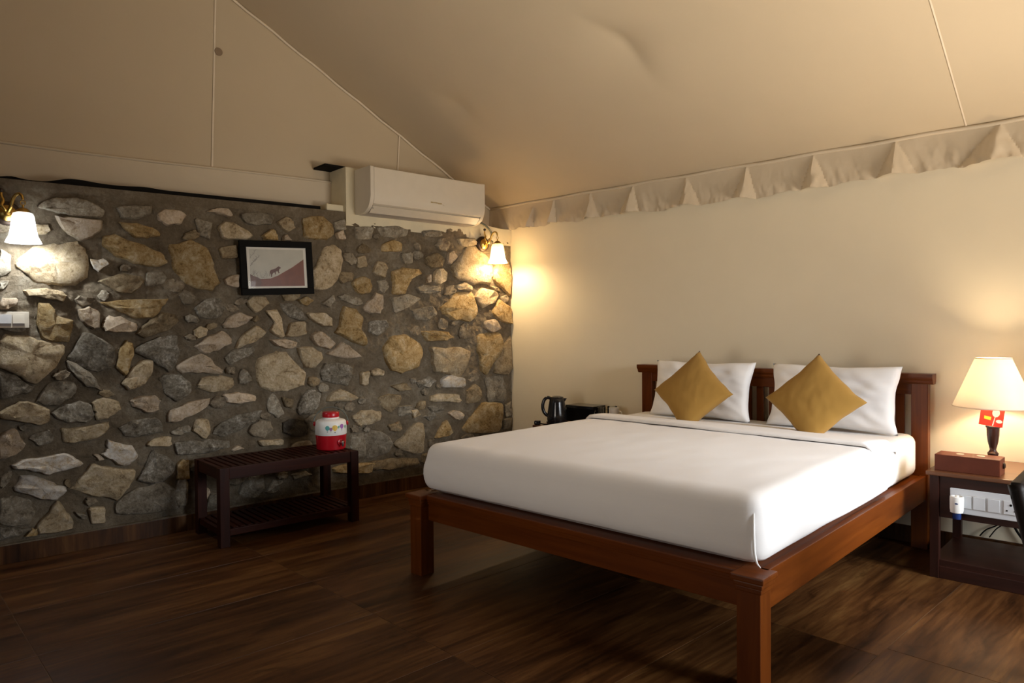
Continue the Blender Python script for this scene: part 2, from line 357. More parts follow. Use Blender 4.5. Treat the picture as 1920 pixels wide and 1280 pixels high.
# canvas gable over the stone wall
def gable_pt(u,v):
    s=-.15+u*6.9; P=WL(s,GN); zt=roof_z(P.y); zb=2.10; z=zb+(zt-zb)*v
    w=.004*nz(s*1.3,z*1.3,3)+.003*nz(s*6,z*1.2,7)*max(0,1-(z-zb)*.8)
    d_edge=max(0,zt-z); w+=.006*nz(s*14,z*3,5)*math.exp(-d_edge*9)
    return WL(s,GN+w,z)
g=MB().grid(170,46,gable_pt).build('wall_gable',M['canvas'],smooth=True); tag(g,kind='structure')
for s0,s1,z0,z1 in ((2.555,2.51,2.44,3.75),(1.055,1.02,2.44,2.935)):
    MB().grid(1,24,lambda u,v:WL(s0+(s1-s0)*v+(u-.5)*.012,GN+.006,z0+(z1-z0)*v)).build('seam',M['seam'],g)
MB().lathe([(.028,0),(.026,.003)],n=16,M=Matrix.Translation(WL(2.50,GN+.008,3.255))@Matrix.Rotation(WRZ,4,'Z')@Matrix.Rotation(R(-90),4,'X')).build('stain_patch',M['stain'],g)

# tent roof
def crease(x,y,P0,P2,A,sl,sr):
    a=Vector(P0);b=Vector(P2);t=(b-a);L=t.length;t/=L;q=Vector((x,y))-a;k=q.dot(t)/L;s=q.x*t.y-q.y*t.x
    s-= .055*math.exp(-((k-.5)/.25)**2)        # kink in the line
    B=math.exp(-((k-.5)/.33)**2); return A*B*math.exp(-abs(s)/(sl if s<0 else sr))
def roof_pt(u,v):
    y=YB+.02+(YRIDGE-YB-.02)*v; x0=gable_x(y)-.02; x=x0+(XR+.1-x0)*u
    z=roof_z(y)
    span=4*v*(1-v)*math.sin(math.pi*min(1,max(0,u)))
    z-=.03*span+.006*nz(x*.9,y*.9,1)
    z+=crease(x,y,(.40,.93),(.60,1.56),.045,.22,.11)
    z+=crease(x,y,(-1.10,1.08),(-.93,1.46),.022,.18,.09)
    return (x,y,z)
rf=MB().grid(230,110,roof_pt); n0=len(rf.v)
rf.grid(40,20,lambda u,v:(lambda y:(gable_x(y)-.02+(XR+.12-gable_x(y))*u,y,roof_z(y)))(YRIDGE+(YF-.02-YRIDGE)*v))
ce=rf.build('ceiling',M['canvas'],smooth=50,recalc=False); tag(ce,kind='structure')
def seam_pt(u,v):
    y=YB-.01-2.9*v; x=2.10+.01*math.sin(v*5)+(u-.5)*.008; x0=gable_x(y)-.02
    return (x,y,roof_pt((x-x0)/(XR+.1-x0),(YB+.02-y)/(YB+.02-YRIDGE))[2]-.004)
MB().grid(1,60,seam_pt).build('seam',M['seam'],ce)
MB().tube([WL(s_*.1,GN+.010,roof_z(WL(s_*.1,GN).y)-.012-.004*math.sin(s_*1.7)) for s_ in range(0,33)],.009,8).build('edge_hem',M['seam'],ce,smooth=True)

# back valance with pleats
PLE=[(-1.17,.05),(-.93,.07),(-.545,.13),(-.13,.17),(.335,.16),(.80,.16),(1.25,.16),(1.735,.20),(2.26,.28),(2.85,.2),(3.4,.18),(3.95,.2)]
def val_pt(u,v):
    x=-1.72+u*(XR+1.72); z=2.405-.215*v
    y=YB-.018-.012*v
    for c,w in PLE:
        h=max(1e-3,w*.5*(v*1.05)); sk=.5*math.sin(c*7.3); cc=c+w*.32*sk*v; d=abs(x-cc)/(h*(1+.35*sk*(1 if x>cc else -1)))
        if d<1: y-=.070*v*(1-d)**.8+.004+.010*v*nz(x*34,z*16,c)
        elif d<1.6: y+=.010*v*(1-(d-1)/.6)
    y-=.016*nz(x*9,z*4,2)*v+.010*nz(x*24+z*9,z*10,5)*v+.005*nz(x*60,z*30,3)*v
    z+=(.020*nz(x*5,1,9)+.010*nz(x*17,2,4))*v-.006*v*math.sin(x*2.3)
    return (x,min(y,YB-.004),z)
v1=MB().grid(640,16,val_pt).build('trim_1',M['canvas_v'],smooth=35); tag(v1,kind='structure')
MB().tube([(x*.1-1.71,YB-.020,2.410-.004*math.sin(x)) for x in range(0,63)],.012,8).build('hem',M['canvas_v'],v1,smooth=True)
# left valance on the gable
def lval_pt(u,v):
    s=1.60+u*3.6; z=2.435-.012*math.cos(s*2)-.27*v+(.012*math.sin(s*2.1+1)+.008*math.sin(s*5.5))*v-.022*smst(2.5,4,s)
    n=GN+.022+.006*nz(s*3,z*5,4)+.012*v*nz(s*4+z*9,z*4,8)+.01*v*math.exp(-((s-2.65+.6*v-.3)/.05)**2)-.008*v*math.exp(-((s-2.55+.6*v-.25)/.04)**2)
    return WL(s,n,z)
v2=MB().grid(220,14,lval_pt).build('trim_2',M['canvas_v'],smooth=True); tag(v2,kind='structure')
MB().tube([WL(1.61+i*.06,GN+.022,2.437-.012*math.cos((1.61+i*.06)*2)-.022*smst(2.5,4,1.61+i*.06)) for i in range(60)],.009,8).build('hem',M['canvas_v'],v2,smooth=True)
# shade in the open gap above the stone wall, put in as a black strip
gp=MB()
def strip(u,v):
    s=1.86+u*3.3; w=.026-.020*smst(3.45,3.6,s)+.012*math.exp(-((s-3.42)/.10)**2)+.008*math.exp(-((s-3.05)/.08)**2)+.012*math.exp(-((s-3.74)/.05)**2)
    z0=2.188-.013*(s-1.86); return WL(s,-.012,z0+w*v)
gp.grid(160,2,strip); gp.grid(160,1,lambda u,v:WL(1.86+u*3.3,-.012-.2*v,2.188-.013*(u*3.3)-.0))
tag(gp.build('trim_gap_shade',M['black_gap'],recalc=False),kind='structure')

# ------------------------------------------------------------------ stone wall
def top_z(s):
    # underside of the plaster block is ragged; smooth course under the strip further along
    if s<1.66: return 2.128+.028*math.exp(-((s-.5)/.25)**2)-.03*smst(.35,.05,s)+.012*nz(s*14,3)+.008*nz(s*40,8)
    return 2.188-.013*(s-1.86)
def wall_pt(u,v):
    s=-.012+u*6.6; zt=top_z(s); z=.0+zt*v
    h=.012*nz(s*2.3,z*2.3,1)+.016*nz(s*6,z*6,4)+.010*nz(s*15,z*15,9)+.009*nz(s*36,z*36,3)
    if z>2.12 and s>1.66: h*=.25; h+=.006
    h*=min(1,.3+s*6)
    return (s,-.006+h,z)
wm=MB().grid(680,216,wall_pt)
def wl_box(m,a,b):
    m.box(a,b)
wl_box(wm,(-.012,-.30,0),(6.6,-.025,2.08))
wl=wm.build('wall_left',M['mortar'],smooth=True,recalc=False); wl.location=K; wl.rotation_euler=(0,0,WRZ); tag(wl,kind='structure')
CR={'A':(0,330,4.74),'B':(0,540,4.74),'C':(0,780,4.74),'D':(360,360,5.332),'E':(360,560,5.332),'F':(660,400,5.332),'G':(660,620,4.923),'H':(320,740,4.266)}
ST='''A p 490,360 620,365 900,400 905,470 830,530 710,575 590,490
A t 160,800 320,940 450,965 640,965 770,880 770,690 700,605 500,600 300,640 200,720
A w 800,745 930,735 970,775 880,845 830,810
A o 945,540 1000,525 1250,600 1440,700 1480,760 1400,805 1220,780 1040,700 930,620
A o 1060,400 1200,420 1370,460 1420,520 1330,550 1200,540 1120,470
A p 1410,330 1480,300 1600,300 1650,350 1610,420 1470,435 1415,390
A o 1510,620 1700,585 1840,650 1890,800 1945,940 1870,1000 1640,960 1540,800
A b 880,930 1080,860 1250,890 1290,940 1180,1040 1060,1040 990,990
A g 1300,860 1450,850 1480,900 1440,960 1290,980
A t 200,1010 430,1000 560,1030 590,1060 560,1110 430,1090 260,1060
A p 0,1080 160,1090 150,1140 60,1180 0,1180
A o 900,1120 1000,1110 1480,1090 1420,1180 1360,1250 1200,1265 1050,1190
A t 300,430 420,430 450,480 400,520 300,510
A g 340,270 480,190 700,195 860,260 930,310 900,360 620,350 420,300
A g 1050,270 1350,260 1340,330 1230,380 1080,370
A g 0,640 110,700 90,850 0,900
A g 0,930 80,930 30,1000 0,1010
B o 340,140 450,150 510,240 640,290 650,340 600,480 480,480 370,450 340,300
B t 30,420 240,430 340,470 550,500 560,560 500,690 310,845 180,770 0,680 0,470
B p 700,200 800,170 880,210 880,350 830,360 740,300
B p 930,300 970,250 1080,260 1210,320 1210,370 1090,395 950,380 915,340
B b 1230,390 1330,290 1430,210 1560,230 1590,290 1500,380 1300,430
B d 1200,550 1400,440 1570,415 1600,600 1520,740 1400,670
B d 690,500 760,400 840,420 1000,520 1020,620 980,700 900,730 720,700 610,620
B g 600,640 750,720 850,800 910,910 780,870 690,800 620,720
B o 1120,475 1170,500 1190,580 1150,720 1120,770 1040,700 1040,630 1080,530
B t 1240,640 1370,650 1360,760 1290,850 1190,900 1140,900 1095,850 1170,730
B d 0,740 150,790 290,880 280,920 200,940 0,990
B g 320,1000 400,880 480,825 640,840 680,880 640,970 520,1030 400,1035
B t 0,1110 160,1020 250,1010 430,1070 440,1150 420,1200 350,1220 200,1190 20,1160
B d 460,1110 560,1040 740,1010 820,1060 830,1140 780,1190 600,1190 500,1160
B t 820,1010 900,980 1050,1000 1060,1080 960,1150 860,1170 840,1100
B p 1170,1000 1270,960 1390,960 1430,1010 1400,1080 1310,1100 1200,1060
B d 1410,800 1480,770 1600,770 1700,840 1690,920 1580,1000 1470,940
B p 1500,1180 1530,1090 1640,1030 1860,985 1870,1020 1800,1090 1650,1150 1560,1190
B p 1575,700 1650,650 1790,585 1860,615 1900,680 1970,720 1975,760 1780,755 1620,755
C p 0,190 120,120 160,150 220,270 150,340 30,385 0,370
C d 260,190 340,140 430,120 480,190 440,240 340,265
C t 555,100 700,100 950,55 960,90 880,190 680,230 570,235
C d 1060,100 1200,40 1400,20 1450,90 1440,140 1220,185 1110,160
C w 900,345 960,290 950,220 1060,240 1190,270 1220,350 1140,440 1060,430 980,380
C w 115,430 300,380 600,335 680,380 720,440 560,490 420,520 280,480 140,460
C w 125,630 200,520 300,530 500,600 590,630 570,690 490,740 360,730 150,670
C t 640,650 720,560 830,440 1000,460 1190,480 1170,590 1120,640 1060,740 900,720 750,690
C t 1310,260 1370,190 1520,180 1525,260
C d 1230,560 1300,410 1360,310 1480,360 1560,430 1540,520 1440,580 1260,590
C o 1575,440 1620,385 1680,400 1690,560 1580,565
C g 1050,760 1200,650 1440,590 1560,650 1610,700 1600,820 1400,855 1150,875 1040,850
C g 0,740 100,700 270,760 300,850 260,940 150,975 0,960
C t 510,755 600,870 660,950 640,1000 345,1050 325,980 430,860
C o 215,1075 290,1000 330,1000 330,1060
C t 790,820 940,815 940,945 810,960
C g 670,850 780,880 770,910 720,910
C d 0,1000 120,985 290,1000 200,1050 0,1105
C g 0,540 100,480 110,560 30,640 0,630
C p 830,345 890,345 930,385 890,395
C g 170,90 230,80 280,120 200,130
C b 580,560 640,590 620,640 570,600
C t 1720,100 1740,30 1860,30 1870,150 1820,195 1710,130
C g 1510,150 1600,90 1680,80 1700,130 1590,170
D p 150,195 240,165 350,165 400,230 380,245 250,215
D t 280,350 330,290 420,310 560,390 600,440 540,470 330,465 290,400
D o 720,430 810,370 850,420 860,480 740,475
D t 860,300 950,245 1010,290 1030,370 960,400 890,350
D p 920,440 950,430 1010,485 910,485
D o 1110,260 1300,240 1400,310 1420,430 1340,470 1130,460 1120,350
D p 1440,410 1500,380 1540,470 1460,470
D t 1280,640 1340,560 1430,530 1480,590 1505,680 1480,800 1400,930 1300,970 1220,960 1200,800 1260,720
D p 325,880 400,830 470,820 470,950 340,930
D t 545,1090 600,1050 720,1045 765,1100 730,1150 630,1200 570,1140
D o 1060,1080 1140,1040 1220,1080 1150,1140
D g 1300,1110 1420,1030 1430,1090 1370,1150
D d 880,1120 1000,1110 1100,1190 1150,1270 1080,1280 960,1240
D d 20,1170 150,1060 290,1060 340,1150 300,1240 170,1260 50,1230
D g 1470,1040 1530,1020 1680,1060 1710,1130 1600,1130 1500,1080
D g 500,220 700,200 820,240 800,310 650,330 540,290
D g 30,260 200,300 190,460 80,440
D b 270,560 450,520 460,660 300,670
D g 1430,300 1530,270 1540,380 1450,380
E p 300,260 370,180 480,135 600,190 540,240 420,290 340,285
E t 440,490 520,350 650,270 740,340 640,420 540,460 460,500
E t 740,130 850,110 890,200 920,380 860,380 780,320 830,230
E t 980,240 1140,230 1145,360 940,380
E t 1160,150 1330,140 1400,200 1390,280 1300,270 1190,200
E o 1520,90 1640,100 1720,200 1690,320 1745,400 1730,460 1580,410 1440,330 1490,260
E p 1200,370 1250,325 1310,340 1435,440 1380,500 1260,470 1210,420
E p 780,410 930,400 1040,440 1040,480 960,500 870,470
E t 1075,490 1200,480 1290,540 1300,600 1220,690 1150,690 1090,590
E p 1350,555 1450,500 1495,430 1580,480 1700,580 1560,600
E t 680,600 850,540 950,550 1060,680 1130,740 1100,870 960,910 820,915 690,880 670,720
E d 1290,740 1330,660 1450,630 1610,690 1600,770 1550,860 1430,850 1310,810
E d 330,580 430,510 600,480 630,520 580,570 450,620 380,660
E p 40,470 180,380 310,330 390,400 390,450 270,510 160,545 80,510
E t 20,330 80,270 160,300 150,370 50,395
E t 70,860 90,790 280,770 400,790 420,850 360,920 200,930 80,890
E g 470,780 510,690 580,760 600,810 550,850 480,850
E p 320,960 480,930 630,970 630,1020 500,1045 350,1030
E g 760,1000 820,940 870,1010 920,1140 860,1180 770,1130
E b 900,980 1020,1010 1000,1090 940,1080
E d 1060,1090 1120,960 1220,900 1290,950 1280,1060 1200,1150 1090,1160
E t 1350,1030 1400,940 1490,900 1590,950 1660,1000 1540,1020
F o 300,380 310,300 420,270 500,300 490,380
F t 210,580 250,480 330,490 350,560 320,640 240,610
F o 10,690 90,630 180,650 200,720 180,790 90,810 30,770
F g 260,680 340,660 370,740 320,800 270,760
F p 120,930 200,860 240,790 320,830 310,940 280,1000 190,1000 130,970
F o 410,590 500,555 660,560 690,600 600,650 560,730 530,800 415,795 430,680
F t 815,620 850,560 910,550 950,600 940,670 880,705 830,690
F p 750,640 785,600 780,690 750,690
F g 645,740 720,715 880,730 890,780 780,810 670,790
F t 1010,580 1050,470 1160,340 1250,330 1400,480 1420,600 1380,690 1200,700 1080,660 1020,620
F o 1440,520 1560,480 1590,600 1590,820 1500,740 1420,650
F t 1040,720 1130,690 1200,730 1200,770 1100,770 1050,760
F t 1240,830 1300,750 1440,770 1470,830 1430,880 1390,900 1310,945 1260,880
F o 900,940 1050,790 1210,790 1240,900 1250,1000 1180,1070 1020,1060 930,1000
F o 1400,990 1480,870 1590,940 1600,1100 1530,1090 1430,1030
F b 740,440 850,390 930,460 900,530 800,545 750,500
F g 600,960 800,920 850,1000 760,1070 640,1060
F d 180,1080 340,1060 370,1140 250,1220 170,1180
F g 30,130 220,140 200,250 50,260
F g 260,140 460,130 560,165 530,230 310,240
F g 700,170 900,175 910,230 730,235
F t 50,440 130,420 160,530 60,545
F t 1060,250 1230,240 1260,300 1170,330 1090,330
F p 1330,1080 1440,1060 1490,1150 1400,1190 1330,1150
F g 400,840 560,810 700,850 590,930 430,1000
F p 960,400 1020,370 1060,430 1000,500 960,500
F g 500,400 600,390 610,500 520,500
F b 1380,720 1460,735 1490,790 1420,770
G o 300,160 380,60 500,30 640,130 650,220 600,330 470,375 360,350 330,260
G o 640,10 690,0 880,10 930,60 860,90 700,100
G t 740,160 1000,160 1110,200 1060,330 1000,430 900,400 780,380 760,280
G o 1170,40 1370,30 1390,150 1300,300 1240,400 1200,380 1190,260 1160,180
G b 1400,150 1470,40 1480,330 1430,400 1310,380 1330,280
G w 830,450 900,410 1040,440 1040,520 830,525
G t 730,610 800,580 980,590 1010,640 990,660 740,655
G b 1060,560 1130,490 1190,520 1210,600 1170,660 1070,670
G g 1230,430 1400,410 1430,500 1420,650 1250,650 1250,540
G o 1010,920 1100,800 1220,660 1390,670 1370,850 1350,930 1150,950
G p 890,760 950,730 1040,770 1020,815 960,820
G o 770,990 820,880 880,830 930,930 900,970
G t 400,1050 500,960 580,860 650,850 670,950 660,1120 560,1135 480,1100
G g 60,1000 200,920 330,960 370,1050 340,1120 200,1180 60,1180
G t 15,800 80,740 180,730 270,750 260,820 180,870 60,870
G b 220,640 330,580 450,600 440,660 370,760 290,710
G t 180,370 230,345 290,370 290,415 190,410
G t 85,380 160,380 150,500 90,500
G b 360,510 500,480 560,540 450,560
G d 650,790 760,750 790,790 720,830
G d 600,460 720,420 780,460 720,520 620,520
G b 340,880 430,830 470,890 440,930 360,920
G g 1410,690 1480,660 1480,780 1420,795
G g 1410,815 1480,800 1470,900 1400,905
G b 100,1230 300,1190 600,1170 620,1240 300,1280 100,1280
G g 700,700 830,690 860,730 740,745
G g 430,700 560,690 560,760 440,790
G t 540,740 600,720 640,770 570,800
H g 550,780 600,650 740,640 745,760 690,820 560,825
H g 760,790 830,680 900,690 850,770
H p 240,760 300,740 310,780 250,900
H g 285,910 310,800 380,780 390,905
H b 970,640 1080,610 1130,640 1000,680
H t 720,370 900,355 900,400 730,410
H p 490,440 540,405 590,430 500,450
H o 1300,590 1420,550 1630,540 1600,620 1320,620
H g 1440,330 1550,300 1560,490 1450,500
H d 40,380 200,365 460,370 470,430 250,470 60,485
H d 340,310 400,230 560,160 720,120 700,200 560,280 420,330
H k 900,230 960,195 1060,200 1110,260 1090,320 980,330 910,300
H g 80,640 140,690 140,880 60,900 30,800'''
polys=[]
for ln in ST.split('\n'):
    a=ln.split(); ox,oy,sc=CR[a[0]]
    polys.append((a[1],[on_wall(ox+float(q.split(',')[0])/sc, oy+float(q.split(',')[1])/sc, .012) for q in a[2:]]))
rs=random.Random(3)
for i in range(5):                              # the wall goes on past the picture's edge
    for j in range(10):
        cs=3.97+i*.27+rs.uniform(-.05,.05); cz=.2+j*.195+rs.uniform(-.03,.03); w=rs.uniform(.06,.13); h=rs.uniform(.04,.085); a=rs.uniform(-.5,.5)
        pts=[]
        for k in range(7):
            t=2*math.pi*k/7+rs.uniform(-.25,.25); p,q=w*math.cos(t)*rs.uniform(.8,1.05),h*math.sin(t)*rs.uniform(.8,1.05)
            pts.append((max(3.85,cs+p*math.cos(a)-q*math.sin(a)),cz+p*math.sin(a)+q*math.cos(a)))
        if i<1 and min(p for p,_ in pts)<3.86: continue
        polys.append((rs.choice('ttoopggdbw'),pts))
def seg_d(p,a,b):
    ax,az=b[0]-a[0],b[1]-a[1]; L=ax*ax+az*az; t=0 if L==0 else max(0,min(1,((p[0]-a[0])*ax+(p[1]-a[1])*az)/L)); return math.hypot(p[0]-a[0]-ax*t,p[1]-a[1]-az*t)
def inside(p,poly):
    c=False; n=len(poly)
    for i in range(n):
        (x1,z1),(x2,z2)=poly[i],poly[i-1]
        if (z1>p[1])!=(z2>p[1]) and p[0]<(x2-x1)*(p[1]-z1)/(z2-z1)+x1: c=not c
    return c
rs=random.Random(11); nfill=0
for _ in range(1500):                           # low stones sunk in the mortar between the big ones
    p=(rs.uniform(.06,3.8),rs.uniform(.16,2.07)); near=[q for q in polys if min(abs(p[0]-a) for a,_ in q[1])<.3 and min(abs(p[1]-b) for _,b in q[1])<.3]
    if any(inside(p,q[1]) for q in near): continue
    d=min([seg_d(p,q[1][i-1],q[1][i]) for q in near for i in range(len(q[1]))]+[.09])
    if d<.030: continue
    r=min(.085,d*.93); n=rs.randint(6,8); e=rs.uniform(.95,1.5); a=rs.uniform(-.4,.4); pts=[]
    for k in range(n):
        t=2*math.pi*k/n+rs.uniform(-.25,.25); x,z=r*e*math.cos(t)*rs.uniform(.8,1.05),r*.9*math.sin(t)*rs.uniform(.8,1.05)
        pts.append((max(.01,p[0]+x*math.cos(a)-z*math.sin(a)),min(2.09,p[1]+x*math.sin(a)+z*math.cos(a))))
    polys.append((rs.choice('mmmgb'),pts)); nfill+=1
    if nfill>=68: break
def make_stone(kind,pts,seed):
    rr=random.Random(seed); n=len(pts)
    area2=sum(pts[i][0]*pts[(i+1)%n][1]-pts[(i+1)%n][0]*pts[i][1] for i in range(n))
    if area2<0: pts=pts[::-1]
    out=[]
    for i in range(n):                          # one corner-cutting pass keeps the stones angular
        p,q=pts[i],pts[(i+1)%n]
        out.append((p[0]*.90+q[0]*.10,p[1]*.90+q[1]*.10)); out.append((p[0]*.5+q[0]*.5,p[1]*.5+q[1]*.5)); out.append((p[0]*.10+q[0]*.90,p[1]*.10+q[1]*.90))
    cx=sum(p[0] for p in out)/len(out); cz=sum(p[1] for p in out)/len(out); size=math.sqrt(abs(area2)/2)
    out=[(x+.0045*rr.uniform(-1,1)+.05*size*nz(x*22,z*22,seed*.37),z+.0045*rr.uniform(-1,1)+.05*size*nz(x*22,z*22,seed*.37+40)) for x,z in out]
    h={'t':.024,'o':.024,'p':.026,'w':.028,'g':.016,'d':.017,'b':.017,'k':.012,'m':.013}[kind]*rr.uniform(.8,1.25)
    tx,tz=rr.uniform(-.08,.08),rr.uniform(-.10,.10)
    vs=[]; m=len(out); fs=[]
    for sc,hh,jit in ((1.09,-.02,0),(1.045,h*.55,.004),(.95,h*.97,.006),(.6,h*1.1,.010)):
        for x,z in out:
            X=cx+(x-cx)*sc; Z=max(.1,cz+(z-cz)*sc); nn=hh
            if hh>0: nn+=(X-cx)*tx+(Z-cz)*tz+jit*nz(X*30,Z*30,seed)*2
            vs.append((X,nn,Z))
    vs.append((cx,h*1.12+.006*nz(cx*30,cz*30,seed),cz))
    for k in range(3):
        for i in range(m):
            j=(i+1)%m; fs.append((k*m+j,k*m+i,(k+1)*m+i,(k+1)*m+j))
    for i in range(m): fs.append((3*m+(i+1)%m,3*m+i,4*m))
    return MB().add(vs,fs).build('stone',M['stone_'+kind],wl,smooth=42)
for k,(kd,pts) in enumerate(polys): make_stone(kd,pts,k)
# skirting along the stone wall
sk=MB().box((-.01,-.012,0),(6.5,.012,.104),.002).build('baseboard_left',M['floor']); sk.location=K; sk.rotation_euler=(0,0,WRZ); tag(sk,kind='structure')
for q in sk.data.vertices: pass
MB().box((0,-.01,.103),(6.5,.010,.112)).build('mortar_line',M['mortar'],sk)
bb=MB(); bb.box((-1.44,YB-.012,0),(XR,YB,.10),.002); tag(bb.build('baseboard_back',M['floor']),kind='structure')

# plaster block that carries the air conditioner
pb=MB()
def pb_front(u,v):
    s=-.02+u*1.68; z0=top_z(min(s,1.655))-.02; zt=2.53 if s>.48 else 2.195+.03*smst(.1,.45,s); z=z0+(zt-z0)*v; return (s,.004+.003*nz(s*9,z*9,2),z)
pb.grid(240,8,pb_front); pb.box((.47,-.30,2.09),(1.66,-.002,2.53)); pb.box((-.02,-.30,2.05),(.48,-.002,2.185))
pb.box((1.655,-.20,2.195),(1.80,-.03,2.245),.01)
po=pb.build('trim_4',M['plaster'],recalc=False); po.location=K; po.rotation_euler=(0,0,WRZ); tag(po,kind='structure')
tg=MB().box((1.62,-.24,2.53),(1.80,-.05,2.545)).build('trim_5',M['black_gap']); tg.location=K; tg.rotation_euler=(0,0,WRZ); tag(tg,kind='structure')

# ------------------------------------------------------------------ bed
W,LB=1.93,2.244
bed=empty('wooden_bed',(0,0,0),0,'polished reddish-brown wooden double bed frame with slatted headboard and square posts','bed')
lw=.088
for x in (0,W-lw):
    p=MB().box((x,0,0),(x+lw,lw,.39),.003).build('foot_post',M['bed_z'],bed)
    c=MB(); c.box((x-.005,-.005,.366),(x+lw+.005,lw+.005,.386),.004); c.box((x-.010,-.010,.384),(x+lw+.010,lw+.010,.404),.005); c.box((x-.018,-.018,.404),(x+lw+.018,lw+.02,.428),.006)
    c.build('cap',M['bed_x'],p)
fr=MB().box((lw,.052,.287),(W-lw,.082,.405),.003).build('foot_rail',M['bed_x'],bed)
mo=MB(); mo.box((lw,.044,.375),(W-lw,.09,.39),.004); mo.box((lw,.036,.388),(W-lw,.095,.404),.004); mo.box((lw-.01,.026,.402),(W-lw+.01,.105,.426),.005)
mo.build('moulding',M['bed_x'],fr)
for x0,x1 in ((.010,.042),(W-.042,W-.010)):
    MB().box((x0,lw,.287),(x1,LB+.005,.428),.003).build('side_rail',M['bed_y'],bed)
for x in (0,W-lw):
    MB().box((x,LB,0),(x+lw,LB+.056,.972),.003).build('headboard_post',M['bed_z'],bed)
MB().box((lw,LB+.006,.895),(W-lw,LB+.05,.972),.002).build('top_rail',M['bed_x'],bed)
MB().box((lw,LB+.006,.34),(W-lw,LB+.05,.45),.002).build('bottom_rail',M['bed_x'],bed)
cr=MB(); cr.prism([(LB-.004,.958),(LB-.012,.968),(LB-.014,.978),(LB-.026,.992),(LB-.028,1.0),(LB-.028,1.018),(LB+.062,1.018),(LB+.062,.972),(LB+.05,.958)],'x',-.028,W+.028)
cr.build('crown',M['bed_x'],bed)
g=(W-2*lw-20*.047)/21
for i in range(20):
    x=lw+g*(i+1)+.047*i; MB().box((x,LB+.016,.45),(x+.047,LB+.038,.896),.002).build('headboard_slat',M['bed_z'],bed)
for i in range(14):
    y=.12+i*.15; MB().box((.042,y,.385),(W-.042,y+.09,.405),.002).build('bed_slat',M['bed_x'],bed)
MB().box((.045,.10,.405),(W-.045,LB-.005,.424)).build('base_board',M['bed_y'],bed)

# mattress and bedding
def rbox(lo,hi,r,pt):
    q=Vector([min(max(pt[i],lo[i]+r),hi[i]-r) for i in range(3)]); d=Vector(pt)-q
    return q+d.normalized()*r if d.length>1e-9 else Vector(pt)
def shell_box(m,lo,hi,r,disp,faces,st=.035):
    nx=int((hi[0]-lo[0])/st); ny=int((hi[1]-lo[1])/st); nzv=max(8,int((hi[2]-lo[2])/.022))
    def P(x,y,z):
        p=rbox(lo,(hi[0],hi[1],hi[2]),r,(x,y,z)); return disp(p)
    lx=lambda u:lo[0]+(hi[0]-lo[0])*u; ly=lambda v:lo[1]+(hi[1]-lo[1])*v; lz=lambda w:lo[2]+(hi[2]-lo[2])*w
    if 't' in faces: m.grid(nx,ny,lambda u,v:P(lx(u),ly(v),hi[2]))
    if 'b' in faces: m.grid(nx,ny,lambda u,v:P(lx(u),ly(v),lo[2]))
    if 'f' in faces: m.grid(nx,nzv,lambda u,w:P(lx(u),lo[1],lz(w)))
    if 'h' in faces: m.grid(nx,nzv,lambda u,w:P(lx(u),hi[1],lz(w)))
    if 'l' in faces: m.grid(ny,nzv,lambda v,w:P(lo[0],ly(v),lz(w)))
    if 'r' in faces: m.grid(ny,nzv,lambda v,w:P(hi[0],ly(v),lz(w)))
    return m
def weld(o,d=.0006):
    bm=bmesh.new(); bm.from_mesh(o.data); bmesh.ops.remove_doubles(bm,verts=bm.verts[:],dist=d); bmesh.ops.recalc_face_normals(bm,faces=bm.faces[:]); bm.to_mesh(o.data); bm.free()
    o.data.polygons.foreach_set('use_smooth',[True]*len(o.data.polygons))
mt=shell_box(MB(),(.055,.085,.428),(1.885,2.215,.676),.055,lambda p:p+Vector((0,0,.004*nz(p.x*3,p.y*3,2) if p.z>.6 else 0)),'tbfhlr').build('mattress',M['white_sheet'],recalc=False); weld(mt)
tag(mt,'white sheeted double mattress on the wooden bed frame','mattress')
def dome(x,y): return .012*math.sin(math.pi*min(1,max(0,x/1.93)))*smst(-.1,.5,y)
def bl_disp(p):
    q=p.copy(); top=smst(.55,.66,p.z)
    q.z+=top*(dome(p.x,p.y)+.004*nz(p.x*2.2,p.y*2.2,1)+.0025*nz(p.x*9,p.y*5,4))
    side=1-top
    bul=math.sin(math.pi*min(1,max(0,(p.z-.43)/.24)))
    if p.y<.12: q.y-=side*(.012*bul+.005*nz(p.x*3,p.z*5,6)+.004*nz(p.x*11+p.z*9,p.z*16,2))
    if p.x>1.84: q.x+=side*(.010*bul+.005*nz(p.y*3,p.z*6,3)); 
    if p.x<.1: q.x-=side*.02*bul
    if p.z<.50:
        if p.x>1.8: q.z+=.5*(.5-p.z)/.07*(.030*nz(p.y*1.7,1,5)+.012*math.sin(p.y*4))*smst(.1,.5,p.y)
    return q
YFOLD=1.64
bl=shell_box(MB(),(.036,.062,.431),(1.905,YFOLD,.690),.062,lambda p:bl_disp(p),'tflr',.03)
